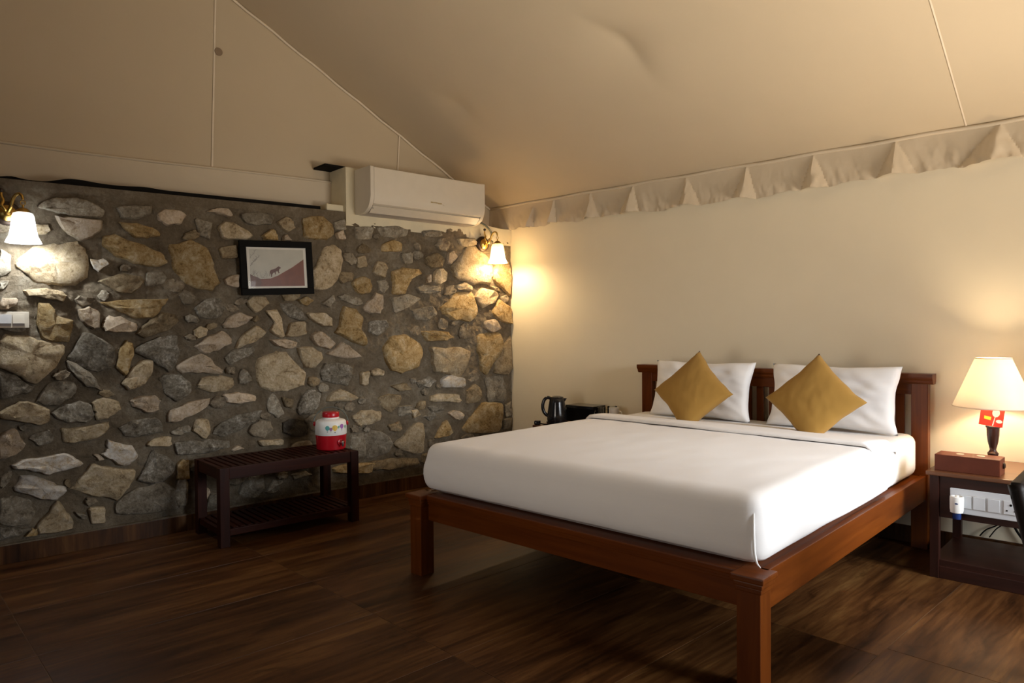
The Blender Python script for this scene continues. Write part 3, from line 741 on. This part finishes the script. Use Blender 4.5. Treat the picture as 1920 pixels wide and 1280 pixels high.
# the far end of the blanket is not rounded: rebuild straight rows past the fold
bl.v=[(x,(y if y<YFOLD-.062 else y),z) for x,y,z in bl.v]
blo=bl.build('blanket',M['blanket'],recalc=False); weld(blo)
sm=blo.modifiers.new('thickness','SOLIDIFY'); sm.thickness=.007; sm.offset=-1
tag(blo,'white cotton blanket tucked over the foot of the bed','blanket')
def yfold(x): return 1.47-.10*smst(0,1.2,x)-.01*math.sin(x*3)+.02*smst(1.5,1.9,x)
def flap(u,v):
    x=.045+u*1.855; y0=yfold(x); y=y0+(1.80-.03*math.sin(u*7)-y0)*v
    edge=min(x-.045,1.90-x)
    zt=.6925-(.058*(1-min(1,edge/.062))**2.2); top=zt+dome(x,min(y,1.8))+.024+.003*nz(x*4,y*6,3)-.026*smst(.2,1,v)
    top-=.020*smst(.86,1,v)
    return (x,y,top)
fl=MB().grid(80,16,flap); fl.grid(80,8,lambda u,v:(lambda p:(p[0],p[1]-.013*math.sin(v*math.pi),p[2]-.0115*(1-math.cos(v*math.pi))))(flap(u,0)))
fo=fl.build('turned_down_edge',M['blanket'],blo,recalc=False); weld(fo)
# pleated hem at the foot corner
hm=MB().tube(smooth_path([(1.872,.076,.640),(1.878,.062,.60),(1.882,.054,.54),(1.884,.056,.49),(1.890,.062,.455),(1.900,.070,.438)],6),[.0015+.0040*math.sin(math.pi*i/30) for i in range(31)],8).build('hem_fold',M['white_sheet'],blo,smooth=True)

def pillow(name,w,h,t,mat,M4,label,cat,group=None,pw=.38,seed=0,diamond=False,wr=.006,flange=0,squash=None):
    nu,nv=40,32; vs=[]; fs=[]
    def pt(u,v,sgn):
        x=u*w/2*(1-.08*(1-v*v)+.02*nz(v*2.5,seed,1)); z=v*h/2*(1-.08*(1-u*u)+.03*nz(u*2.5,seed,7))
        e=max(0,(1-u**2))*max(0,(1-v**2)); y=t/2*(e**pw)
        wv=wr*nz(u*3+seed,v*3,sgn*2+seed)*e**.3+wr*.7*nz((u+v)*5,(u-v)*2.2,seed+4)*e**.3
        corner=math.exp(-((1-abs(u))**2+(1-abs(v))**2)/.06); wv+=.010*corner*nz((abs(u)-abs(v))*9,seed,3)
        p=Vector((x,sgn*(y+wv*(1 if e>0 else 0)),z))
        if diamond: p=Matrix.Rotation(R(45),3,'Y')@p
        if squash is not None and p.z<squash: 
            d=squash-p.z; p.z=squash-d*.12; p.y+=sgn*d*.30; p.x*=1+.10*min(1,d/.05)
        return M4@p
    for sgn in (-1,1):
        b=len(vs); vs+=[pt(-1+2*i/nu,-1+2*j/nv,sgn) for j in range(nv+1) for i in range(nu+1)]
        fs+=[tuple(b+k for k in (j*(nu+1)+i,j*(nu+1)+i+1,(j+1)*(nu+1)+i+1,(j+1)*(nu+1)+i)) for j in range(nv) for i in range(nu)]
    o=MB().add(vs,fs).build(name,mat,recalc=False); weld(o,.0004); tag(o,label,cat,group); return o
def pose(x,y,z,lean,rz=0,ry=0): return Matrix.Translation((x,y,z))@Matrix.Rotation(R(rz),4,'Z')@Matrix.Rotation(R(-lean),4,'X')@Matrix.Rotation(R(ry),4,'Y')
pillow('bed_pillow',.75,.40,.17,M['pillow'],pose(.60,2.045,.872,15,0,0),'white pillow on the kettle side, leaning on the headboard','pillow','white bed pillows',seed=1,wr=.012)
pillow('bed_pillow',.76,.40,.17,M['pillow'],pose(1.46,2.045,.872,15,0,0),'white pillow on the table lamp side, leaning on the headboard','pillow','white bed pillows',seed=5,wr=.012)
pillow('throw_cushion',.39,.39,.14,M['mustard'],pose(.745,1.665,.890,21,0,0),'mustard diamond-set cushion against the pillow on the kettle side','cushion','mustard cushions',seed=2,diamond=True,wr=.002,squash=-.205)
pillow('throw_cushion',.385,.385,.14,M['mustard'],pose(1.50,1.665,.887,20,4,0),'mustard diamond-set cushion against the pillow on the table lamp side','cushion','mustard cushions',seed=9,diamond=True,wr=.003,squash=-.205)

# ------------------------------------------------------------------ nightstands
def nightstand(x0,label,wd=.60):
    t=empty('nightstand',(x0,1.765,0),0,label,'nightstand')
    d=.555
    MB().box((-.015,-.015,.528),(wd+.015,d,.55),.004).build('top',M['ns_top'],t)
    for x in (.0,wd-.042):
        for y in (.0,d-.047): MB().box((x,y,0),(x+.042,y+.042,.53),.002).build('leg',M['ns_z'],t)
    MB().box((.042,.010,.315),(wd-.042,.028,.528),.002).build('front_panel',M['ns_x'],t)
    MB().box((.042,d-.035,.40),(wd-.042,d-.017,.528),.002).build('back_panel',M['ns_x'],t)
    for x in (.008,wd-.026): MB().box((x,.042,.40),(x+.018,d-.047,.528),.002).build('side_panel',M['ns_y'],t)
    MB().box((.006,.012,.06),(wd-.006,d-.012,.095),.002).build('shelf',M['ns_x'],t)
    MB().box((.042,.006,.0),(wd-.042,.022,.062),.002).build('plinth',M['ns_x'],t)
    return t
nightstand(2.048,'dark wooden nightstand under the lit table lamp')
nightstand(-.665,'dark wooden nightstand behind the bed under the black kettle')
# switchboard on the nightstand front
sb=empty('switchboard',(2.14,1.7745,.412),0,'white switch and socket board on the front of the lamp nightstand','switch plate')
MB().box((0,-.012,-.062),(.30,0,.062),.003).build('plate',M['cool_plastic'],sb)
for i,x in enumerate((.045,.102,.163)):
    f=MB().box((x-.004,-.0135,-.035),(x+.052,-.011,.035)).build('bezel',M['switch_grey'],sb)
    MB().prism([(-.0125,-.031),(-.0135,.031),(-.019,.031),(-.016,-.031)],'x',x,x+.048).build('rocker',M['cool_plastic'],f)
so=MB().box((.224,-.0135,-.035),(.288,-.011,.035)).build('socket_bezel',M['switch_grey'],sb)
MB().box((.227,-.016,-.032),(.285,-.012,.032),.001).build('socket',M['cool_plastic'],so)
for x,z,r in ((.256,.014,.0055),(.240,-.014,.004),(.272,-.014,.004)):
    MB().lathe([(r,0),(r,.001)],n=12,M=Matrix.Translation((x,-.0162,z))@Matrix.Rotation(R(90),4,'X')).build('hole',M['black_matte'],so)
mr=empty('plug_in_repellent',(2.178,1.7225,.408),0,'white plug-in vaporiser with dark blue bottle in the nightstand switchboard','vaporiser')
MB().lathe([(.0,-.045),(.027,-.045),(.030,-.03),(.031,.02),(.030,.034),(.026,.036),(.022,.030),(.0,.028)],n=24).build('body',M['jug_white'],mr,smooth=40)
MB().lathe([(.008,.029),(.009,.040),(.0,.042)],n=14).build('wick_cap',M['card_white'],mr,smooth=40)
MB().lathe([(.0,-.078),(.018,-.078),(.020,-.07),(.019,-.045)],n=20).build('refill_bottle',M['blue'],mr,smooth=40)
MB().lathe([(.006,0),(.0055,.0008)],n=12,M=Matrix.Translation((.004,-.0302,.003))@Matrix.Rotation(R(90),4,'X')@Matrix.Scale(1.3,4,(1,0,0))@Matrix.Scale(.6,4,(0,1,0))).build('blue_mark',M['blue'],mr)
MB().box((-.012,.02,-.012),(.012,.0395,.012)).build('pin_block',M['cool_plastic'],mr)
for k,(pts,r,lb) in enumerate((([(2.225,2.338,.40),(2.235,2.335,.28),(2.262,2.334,.20),(2.20,2.333,.15),(2.17,2.332,.11)],.0035,'thin black cord curling down the wall behind the nightstand'),
        ([(2.262,2.338,.40),(2.285,2.335,.27),(2.278,2.334,.20),(2.245,2.333,.16),(2.215,2.332,.11)],.003,'thin grey-black cord hooked leftward under the nightstand'),
        ([(2.296,2.338,.40),(2.302,2.335,.27),(2.335,2.334,.18),(2.38,2.333,.11)],.0065,'thick black cable slanting down the wall behind the nightstand'))):
    tag(MB().tube(smooth_path(pts,8),r,8).build('power_cord',M['black_matte'],smooth=True),lb,'cord')
bx=empty('leatherette_box',(2.063,1.795,.55),0,'long reddish-brown box lying on the lamp nightstand','box')
MB().box((0,0,0),(.283,.135,.083),.003).build('body',M['leather'],bx)
for x in (.10,.19): MB().lathe([(.018,0),(.017,.0015)],n=20,M=Matrix.Translation((x,.075,.083))@Matrix.Scale(1.0,4,(1,0,0))).build('glow_spot',M['blob_cream'],bx)  # lamplit glow on the box top, put in as pale discs
MB().lathe([(.0,0),(.016,0),(.016,.006),(.010,.010),(.0,.011)],n=18,M=Matrix.Translation((.283,.085,.045))@Matrix.Rotation(R(90),4,'Y')).build('knob',M['bronze'],bx,smooth=40)
# table lamp
LX,LY=2.268,2.10
tl=empty('table_lamp',(LX,LY,.55),0,'lit table lamp with cream cone shade and turned dark wooden base','lamp')
MB().lathe([(0,0),(.055,0),(.055,.012),(.040,.022),(.022,.040),(.020,.052),(.024,.060),(.026,.070),(.019,.078),(.0145,.088),(.018,.105),(.024,.13),(.028,.165),(.0295,.195),(.0295,.203),(.034,.206),(.034,.213),(.026,.220),(.017,.228),(.0135,.238),(.016,.246),(.016,.252),(.010,.256),(.010,.30),(0,.302)],n=32).build('base',M['lamp_wood'],tl,smooth=40)
MB().lathe([(.0,.30),(.017,.30),(.017,.345),(.0,.347)],n=18).build('bulb_holder',M['brass'],tl,smooth=40)
MB().lathe([(.0,.346),(.014,.348),(.026,.385),(.028,.40),(.022,.422),(.0,.432)],n=20).build('bulb',M['bulb_warm'],tl,smooth=True)
MB().shell([(.185,.316),(.082,.572)],n=48,th=.002).build('lamp_shade',M['lampshade'],tl,smooth=60)
tr=MB()
for r,z in ((.185,.316),(.082,.572)): tr.tube([(r*math.cos(i*.1309),r*math.sin(i*.1309),z) for i in range(48)],.0028,6,closed=True)
tr.tube([(-.08,0,.560),(.08,0,.560)],.0015,6); tr.tube([(0,-.08,.560),(0,.08,.560)],.0015,6); tr.tube([(0,0,.43),(0,0,.56)],.002,6)
tr.build('shade_ring',M['seam'],tl)
pl=bpy.data.lights.new('lamp_light','POINT'); pl.energy=12; pl.color=(1,.76,.48); pl.shadow_soft_size=.035
o=bpy.data.objects.new('lamp_light',pl); COL.objects.link(o); o.parent=tl; o.location=(0,0,.47)
cdm=empty('tag_card',(2.276,2.035,.845),R(6),'small red card with yellow and white print hanging under the lamp shade','card'); cdm.rotation_euler=(R(-8),R(7),R(8))
MB().box((-.052,-.0006,-.075),(.052,.0006,.035),.0004).build('card_sheet',M['card_red'],cdm)
MB().prism([(-.033,-.025),(-.002,-.028),(-.003,-.045),(-.032,-.041)],'y',-.0009,-.0006).build('yellow_print',M['card_yellow'],cdm)
MB().prism([(.016+.0165*math.cos(t*.4),-.004+.022*math.sin(t*.4)) for t in range(16)],'y',-.0009,-.0006).build('white_flower_print',M['card_white'],cdm)
MB().prism([(.034+.014*math.cos(t*.4),-.046+.009*math.sin(t*.4)) for t in range(16)],'y',-.0009,-.0006).build('white_leaf_print',M['card_white'],cdm)
MB().prism([(.013,-.026),(.016,-.026),(.011,-.072),(.006,-.072)],'y',-.0009,-.0006).build('stalk_print',M['card_white'],cdm)
MB().tube([(0,0,.034),(0,.004,.05)],.0008,5).build('string',M['card_white'],cdm)

# things on the far nightstand
kt=empty('electric_kettle',(-.580,1.93,.55),R(43),'glossy black electric kettle on the far nightstand','kettle')
MB().lathe([(0,0),(.082,0),(.084,.018),(.070,.022)],n=32).build('base',M['black_plastic'],kt,smooth=40)
MB().lathe([(0,.022),(.076,.022),(.079,.035),(.077,.07),(.070,.12),(.062,.17),(.057,.197),(.05,.203),(0,.203)],n=36).build('body',M['black_plastic'],kt,smooth=40)
MB().lathe([(.052,.203),(.050,.210),(.03,.216),(0,.218)],n=28).build('lid',M['black_plastic'],kt,smooth=50)
MB().tube(smooth_path([(-.048,0,.198),(-.075,0,.205),(-.100,0,.185),(-.112,0,.14),(-.104,0,.095),(-.082,0,.068),(-.070,0,.066)],6),[.013]*37,12).build('handle',M['black_plastic'],kt,smooth=True)
MB().add([(.05,-.02,.20),(.05,.02,.20),(.078,0,.198),(.055,-.015,.165),(.055,.015,.165)],[(0,1,2),(0,2,3),(1,4,2),(2,4,3),(0,3,4,1)]).build('spout',M['black_plastic'],kt)
pg=empty('kettle_plug',(-.650,1.775,.55),R(20),'dark plug and cord lying beside the kettle base','plug')
MB().box((-.022,-.018,.0),(.022,.018,.034),.006).build('plug_body',M['black_plastic'],pg)
MB().tube(smooth_path([(.02,0,.015),(.05,.005,.006),(.085,.01,.005),(.12,.03,.005)],6),.0045,8).build('cord',M['black_matte'],pg,smooth=True)
MB().box((-.004,-.034,.016),(.004,-.018,.022),.001).build('pin',M['chrome'],pg)
sbx=empty('storage_box',(-.635,2.11,.55),R(0),'matt black lidded box between the kettle and the mugs','box')
MB().box((0,0,0),(.265,.17,.105),.004).build('body',M['black_matte'],sbx)
MB().box((-.003,-.003,.105),(.268,.173,.13),.004).build('lid',M['black_plastic'],sbx)
def mug(x,y,mat,label,group,hs):
    t=empty('mug',(x,y,.55),R(hs),label,'mug',group)
    MB().shell([(.036,0),(.038,.01),(.038,.115),(.039,.13)],n=26,th=.003).build('body',mat,t,smooth=40)
    MB().lathe([(.0,0),(.036,0),(.036,.006),(0,.006)],n=24).build('bottom',mat,t,smooth=40)
    MB().tube(smooth_path([(-.037,0,.105),(-.058,0,.10),(-.064,0,.065),(-.056,0,.032),(-.037,0,.026)],5),.0045,8).build('handle',mat,t,smooth=True)
mug(-.318,2.15,M['glass'],'clear glass mug right beside the black storage box','mugs on the far nightstand',75)
mug(-.275,2.245,M['glass'],'clear glass mug between the white mug and the glass one','mugs on the far nightstand',40)
mug(-.205,2.165,M['jug_white'],'opaque white mug at the bed end of the row','mugs on the far nightstand',200)

# ------------------------------------------------------------------ slatted bench and water jug
be=empty('slatted_bench',WL(1.885,.09),WRZ,'low dark mahogany slatted bench against the stone wall','bench')
BL,BD,BH=.925,.465,.478
for x in (0,BL-.058):
    for y in (0,BD-.058): MB().box((x,y,0),(x+.058,y+.058,BH),.003).build('leg',M['dark_z'],be)
for y in (.006,BD-.034): MB().box((.058,y,BH-.072),(BL-.058,y+.028,BH),.003).build('long_rail',M['dark_x'],be)
for x in (.006,BL-.034): MB().box((x,.058,BH-.072),(x+.028,BD-.058,BH),.003).build('end_rail',M['dark_y'],be)
for y in (.010,BD-.034): MB().box((.058,y,.065),(BL-.058,y+.024,.105),.003).build('lower_rail',M['dark_x'],be)
for x in (.010,BL-.034): MB().box((x,.058,.065),(x+.024,BD-.058,.105),.003).build('lower_end_rail',M['dark_y'],be)
n=19
for i in range(n):
    x=.045+i*(BL-.09-.030)/(n-1)
    MB().box((x,.034,BH-.016),(x+.030,BD-.034,BH+.001),.002).build('seat_slat',M['dark_y'],be)
    MB().box((x,.034,.090),(x+.030,BD-.034,.107),.002).build('shelf_slat',M['dark_y'],be)
JP=WL(1.985,.355,BH+.0012)
jg=empty('water_jug',JP,0,'red and white insulated water jug with balloon print on the bench','water jug')
def jr(z): return .104 if z<.1 else .1045
MB().lathe([(0,0),(.092,0),(.098,.006),(.104,.098),(.1045,.102)],n=40).build('lower_body',M['red_plastic'],jg,smooth=40)
MB().lathe([(.1045,.102),(.107,.106),(.106,.16),(.102,.190),(.094,.200),(.070,.208),(.056,.212),(.056,.222)],n=40).build('upper_body',M['jug_white'],jg,smooth=40)
MB().lathe([(.0,.222),(.056,.220),(.057,.224),(.057,.250),(.052,.256),(0,.257)],n=36,mod=None).build('lid',M['red_plastic'],jg,smooth=40)
vc=math.atan2(CAM.y-JP.y,CAM.x-JP.x)
def jug_pt(a,z,r=.1075): t=vc+a; return Vector((r*math.cos(t),r*math.sin(t),z))
def decal(name,mat,a0,z0,poly):
    m=MB(); n=len(poly); vs=[jug_pt(a0+p/.107,z0+q,.1068) for p,q in poly]+[jug_pt(a0+p/.107,z0+q,.1074) for p,q in poly]
    m.add(vs,[tuple(range(n,2*n))]+[(i,(i+1)%n,n+(i+1)%n,n+i) for i in range(n)]); m.build(name,mat,jg)
def balloon(a,z,s,mat):
    decal('balloon_print',M['p_'+mat],a,z,[(s*.5*math.cos(t),s*.5*math.sin(t)) for t in [R(-40+k*20) for k in range(14)]]+[(-.10*s,-.62*s),(.10*s,-.62*s)])
    decal('basket_print',M['p_ink'],a,z-.85*s,[(-.1*s,-.09*s),(.1*s,-.09*s),(.1*s,.09*s),(-.1*s,.09*s)])
for a,z,s,c in ((-.22,.156,.030,'teal'),(.0,.148,.021,'mauve'),(.25,.156,.037,'yellow'),(.50,.160,.015,'green'),(.74,.163,.030,'violet'),(1.08,.157,.022,'green')): balloon(a,z,s,c)
tp=MB(); TA=.62
for a in (TA,): 
    c=jug_pt(a,.055,.106); dirv=Vector((math.cos(vc+a),math.sin(vc+a),0))
    rot=Matrix.Translation(c)@dirv.to_track_quat('Z','Y').to_matrix().to_4x4()
    MB().lathe([(.022,-.004),(.022,.004),(.018,.006),(.0,.006)],n=20,M=rot).build('tap_washer',M['red_plastic'],jg,smooth=40)
    tp.lathe([(.009,.004),(.009,.022),(.012,.024),(.012,.030),(0,.032)],n=14,M=rot)
    e=c+dirv*.026; tp.tube([e,e+Vector((0,0,-.010)),e+Vector((0,0,-.026))],[.008,.008,.006],10); tp.tube([e,e+Vector((0,0,.018))],[.004,.006],8)
tp.build('tap',M['chrome'],jg,smooth=40)
pv=vc-math.pi/2
for s in (-1,1):
    t=pv if s<0 else pv+math.pi
    q=Vector((math.cos(t),math.sin(t),0)); MB().lathe([(0,0),(.015,0),(.017,.006),(.012,.014),(0,.015)],n=16,M=Matrix.Translation(Vector((0,0,.175))+q*.103)@q.to_track_quat('Z','Y').to_matrix().to_4x4()).build('pivot_knob',M['red_plastic'],jg,smooth=40)
q=Vector((math.cos(pv),math.sin(pv),0)); bk=Vector((math.cos(vc+math.pi),math.sin(vc+math.pi),0))
MB().tube([q*(.116*math.cos(R(k*9)))+Vector((0,0,.178+.108*math.sin(R(k*9))))+bk*.02*math.sin(R(k*9)) for k in range(21)],.0045,8).build('carry_handle',M['handle_green'],jg,smooth=True)

# ------------------------------------------------------------------ framed picture on the stone wall
pf=empty('picture_frame',WL(2.215,.035,1.738),WRZ,'black framed print of a big cat on a red slope, on the stone wall','picture'); pf.rotation_euler=(R(0),R(2.6),WRZ)
# local x runs along the wall towards the camera side, so picture-right is -x
fw,fh,fb=.262,.187,.045
fm=MB(); fm.box((-fw,-.01,-fh),(fw,.014,-fh+fb),.003); fm.box((-fw,-.01,fh-fb),(fw,.014,fh),.003); fm.box((-fw,-.01,-fh+fb),(-fw+fb,.014,fh-fb),.003); fm.box((fw-fb,-.01,-fh+fb),(fw,.014,fh-fb),.003)
fm.build('frame',M['black_matte'],pf)
MB().box((-fw+.04,-.008,-fh+.04),(fw-.04,.002,fh-.04)).build('mount',M['pic_paper'],pf)
def pp(name,mat,poly,y0,y1):                    # polygon in print units: x 0..1 left to right, y 0..1 bottom to top
    iw,ih=.196,.128
    MB().prism([(iw-2*iw*a,-ih+2*ih*b) for a,b in poly],'y',y0,y1).build(name,mat,pf)
pp('print_sky',M['pic_sky'],[(0,0),(1,0),(1,1),(0,1)],.002,.0024)
pp('print_slope',M['pic_hill'],[(0,0),(1,0),(1,.74),(.92,.66),(.78,.52),(.62,.39),(.50,.29),(.36,.21),(.2,.20),(0,.17)],.0024,.0028)
pp('print_scrub',M['pic_hill2'],[(0,0),(.16,0),(.20,.1),(.18,.2),(.12,.25),(.06,.28),(0,.33)],.0028,.0031)
pp('print_tiger',M['pic_cat'],[(.345,.30),(.355,.40),(.375,.445),(.42,.46),(.47,.49),(.50,.525),(.525,.545),(.535,.53),(.56,.51),(.555,.485),(.535,.475),(.525,.44),(.52,.395),(.535,.365),(.515,.345),(.505,.39),(.49,.41),(.465,.395),(.462,.33),(.447,.31),(.445,.375),(.42,.37),(.395,.32),(.385,.255),(.37,.25),(.372,.31),(.362,.36),(.352,.30),(.340,.27)],.0028,.0032)
bm_=MB()
def br(pts,w):
    iw,ih=.196,.128; P=[(iw-2*iw*a,-ih+2*ih*b) for a,b in pts]
    for i in range(len(P)-1):
        (x0,y0),(x1,y1)=P[i],P[i+1]; L=math.hypot(x1-x0,y1-y0); nx,ny=-(y1-y0)/L*w,(x1-x0)/L*w
        bm_.add([(x0+nx,.0029,y0+ny),(x0-nx,.0029,y0-ny),(x1-nx,.0029,y1-ny),(x1+nx,.0029,y1+ny)],[(0,1,2,3)])
rb=random.Random(4)
for base in ((0.01,.55,.0014),(.03,.62,.0011),(.015,.75,.0011),(.04,.3,.001),(.09,.25,.0009),(.14,.22,.0009),(.2,.2,.0008),(.25,.2,.0007),(.3,.22,.0007)):
    a,b,w=base; a1,b1=a,b
    for k in range(4):
        a2=a1+rb.uniform(.015,.045)*(1 if b>.5 else rb.choice((-.4,.5))); b2=b1+rb.uniform(.03,.10)*(1 if b>.5 else .55); b2=min(b2,.985)
        br([(a1,b1),(a2,b2)],w); br([(a2,b2),(a2+rb.uniform(.01,.05),min(.985,b2+rb.uniform(.0,.05)))],w*.6); br([(a2,b2),(max(.005,a2-rb.uniform(.0,.03)),min(.985,b2+rb.uniform(.03,.07)))],w*.6); a1,b1=a2,b2
bm_.build('print_branches',M['pic_branch'],pf,recalc=False)
MB().box((-fw+.042,.0036,-fh+.042),(fw-.042,.0046,fh-.042)).build('pane',M['picture_glass'],pf)

# ------------------------------------------------------------------ wall sconces
def sconce(s,z,label,warm,power,col):
    t=empty('wall_sconce',WL(s,.012,z),WRZ,label,'wall lamp')
    MB().lathe([(0,-.005),(.066,-.005),(.068,.008),(.060,.018),(.046,.022),(0,.022)],n=36,M=Matrix.Rotation(R(-90),4,'X')).build('wall_plate',M['bronze'],t,smooth=40)
    MB().lathe([(.043,.020),(.044,.027),(.036,.034),(.020,.040),(.012,.055),(0,.057)],n=30,M=Matrix.Rotation(R(-90),4,'X')).build('rosette',M['brass'],t,smooth=40)
    A=smooth_path([(0,.05,0),(0,.075,.005),(-.010,.095,.03),(-.018,.105,.065),(-.030,.115,.090),(-.045,.125,.098),(-.056,.132,.088),(-.060,.135,.065)],6)
    MB().tube(A,[.011-.005*i/len(A) for i in range(len(A))],10).build('arm',M['brass'],t,smooth=True)
    B=smooth_path([(0,.05,0),(.012,.070,.012),(.030,.075,.035),(.022,.072,.060),(.030,.070,.085),(.030,.070,.105)],6)
    MB().tube(B,[.010-.004*i/len(B) for i in range(len(B))],10).build('scroll',M['brass'],t,smooth=True)
    MB().lathe([(0,-.012),(.009,-.008),(.012,0),(.009,.008),(0,.012)],c=(.030,.070,.118),n=16).build('finial',M['bronze'],t,smooth=True)
    C=(-.060,.135)
    MB().tube([(C[0]+.012*math.cos(k*.35),C[1],.048+.012*math.sin(k*.35)) for k in range(18)],.0025,6,closed=True).build('ring',M['brass'],t,smooth=True)
    MB().lathe([(.0,.040),(.005,.038),(.006,.022),(.018,.018),(.030,.008),(.033,-.004),(0,-.004)],c=(*C,0),n=24).build('shade_cap',M['brass'],t,smooth=40)
    fl=lambda a,zz:1+.018*math.cos(16*a)*(1 if zz>-.13 else .6)
    MB().shell([(.033,-.004),(.046,-.010),(.052,-.025),(.056,-.06),(.061,-.10),(.068,-.135),(.080,-.158),(.086,-.172)],c=(*C,0),n=64,th=.003,mod=fl).build('glass_shade',M['frosted_warm' if warm else 'frosted_cool'],t,smooth=True)
    MB().lathe([(0,-.005),(.013,-.006),(.014,-.045),(.0,-.046)],c=(*C,0),n=16).build('bulb_holder',M['brass'],t,smooth=40)
    MB().lathe([(0,-.045),(.012,-.047),(.024,-.085),(.026,-.10),(.019,-.118),(0,-.127)],c=(*C,0),n=20).build('bulb',M['bulb_warm' if warm else 'bulb_cool'],t,smooth=True)
    l=bpy.data.lights.new('sconce_light','POINT'); l.energy=power; l.color=col; l.shadow_soft_size=.03
    o=bpy.data.objects.new('sconce_light',l); COL.objects.link(o); o.parent=t; o.location=(C[0],C[1],-.146)
    return t
sconce(.345,2.040,'brass wall sconce with warm glowing bell shade near the room corner',True,18,(1,.72,.40))
sconce(3.765,1.965,'brass wall sconce with cool white glowing shade above the switch plate',False,12,(.92,.97,1))
sw=empty('wall_switch_plate',WL(3.672,.02,1.371),WRZ,'white modular switch plate on the stone wall','switch plate')
MB().box((0,-.03,-.046),(.30,.008,.046),.003).build('plate',M['white_plastic'],sw)
for i,x in enumerate((.022,.084,.146,.208)):
    MB().prism([(.008,-.020),(.008,.030),(.013,.030),(.016,-.020)],'x',x,x+.056).build('rocker',M['white_plastic' if i!=1 else 'switch_grey'],sw)
    MB().box((x,.008,-.034),(x+.056,.0095,-.020)).build('rocker_slot',M['grey_plastic'],sw)

# ------------------------------------------------------------------ air conditioner
ac=empty('air_conditioner',WL(1.585,.006,2.175),WRZ,'white split air conditioner mounted high on the plaster block','air conditioner')
AW=-1.085
def ac_prof(z): # front depth at height z (0..0.335)
    return .235 if z>.12 else .235-.06*((.12-z)/.12)**1.6
prof=[(0,.0),(.10,-.004),(.150,.006),(.178,.022)]+[(ac_prof(z),z) for z in (.035,.06,.09,.12,.18,.25,.30,.325)]+[(.232,.333),(.215,.337),(0,.337)]
MB().prism(prof,'x',-.0,-.030).build('end_cap',M['white_plastic'],ac,smooth=30)
MB().prism(prof,'x',AW+.030,AW).build('end_cap',M['white_plastic'],ac,smooth=30)
inner=[(0,.0),(.10,-.002),(.150,.010),(.165,.028),(.205,.060)]+[(ac_prof(z)-.004,z) for z in (.09,.12,.2,.3)]+[(.21,.333),(0,.333)]
MB().prism(inner,'x',-.030,AW+.030).build('body',M['grey_plastic'],ac,smooth=30)
fp=[(.195,.052)]+[(ac_prof(z)+.002,z) for z in (.062,.08,.10,.12,.18,.25,.31)]+[(.235,.328),(.215,.336),(.19,.336),(.19,.06)]
MB().prism(fp,'x',-.031,AW+.031).build('front_panel',M['white_plastic'],ac,smooth=30)
MB().prism([(.152,.010),(.160,.006),(.208,.046),(.200,.051)],'x',-.034,AW+.034).build('louvre',M['white_plastic'],ac)
MB().prism([(.150,.002),(.154,.000),(.168,.012),(.164,.015)],'x',-.034,AW+.034).build('lower_lip',M['white_plastic'],ac)
lg=MB()
for i in range(9): 
    x=-.535-.012*i; lg.box((x,.2375,.118-.0022*(i>5)),(x-.0085,.2382,.128-.0022*(i>5)))
lg.prism([(-.640,.118),(-.655,.110),(-.668,.108),(-.650,.114)],'y',.2375,.2382)
lg.build('gold_logo',M['gold'],ac)
MB().box((-.028,.186,.030),(-.050,.192,.040)).build('latch',M['black_matte'],ac)
tag(MB().tube(smooth_path([WL(.47,.03,2.215),WL(.40,.035,2.225),WL(.33,.035,2.205),WL(.27,.03,2.165),WL(.235,.022,2.12)],8),.008,8).build('drain_hose',M['handle_green'],smooth=True),'thin dark hose drooping from the air conditioner','hose')

# ------------------------------------------------------------------ chair at the edge of the frame
ch=empty('dark_chair',(2.845,.40,0),0,'dark wooden chair with raked back standing beside the bed','chair')
def post(y):
    P=smooth_path([(-.185,y,0),(-.170,y,.22),(-.172,y,.44),(-.205,y,.62),(-.242,y,.785)],5); return MB().tube(P,.023,8)
for y in (0,.42): post(y).build('back_post',M['ebony'],ch,smooth=True)
for y in (0,.42): MB().box((.20,y-.02,0),(.24,y+.02,.43),.004).build('front_leg',M['ebony'],ch)
MB().box((-.19,-.03,.43),(.26,.45,.455),.008).build('seat',M['ebony'],ch)
MB().box((-.16,-.01,.455),(.24,.43,.495),.016).build('seat_cushion',M['blob_cream'],ch)
MB().box((-.255,-.012,.735),(-.225,.432,.792),.006).build('top_rail',M['ebony'],ch)
MB().box((-.222,.0,.60),(-.195,.42,.64),.005).build('cross_rail',M['ebony'],ch)
for y in (.08,.145,.21,.275,.34):
    MB().tube([(-.187,y,.45),(-.208,y,.62),(-.238,y,.745)],.010,8).build('spindle',M['ebony'],ch,smooth=True)
for x0,x1,z in ((-.17,.22,.20),): 
    for y in (0,.42): MB().tube([(x0,y,z),(x1,y,z)],.012,8).build('stretcher',M['ebony'],ch,smooth=True)
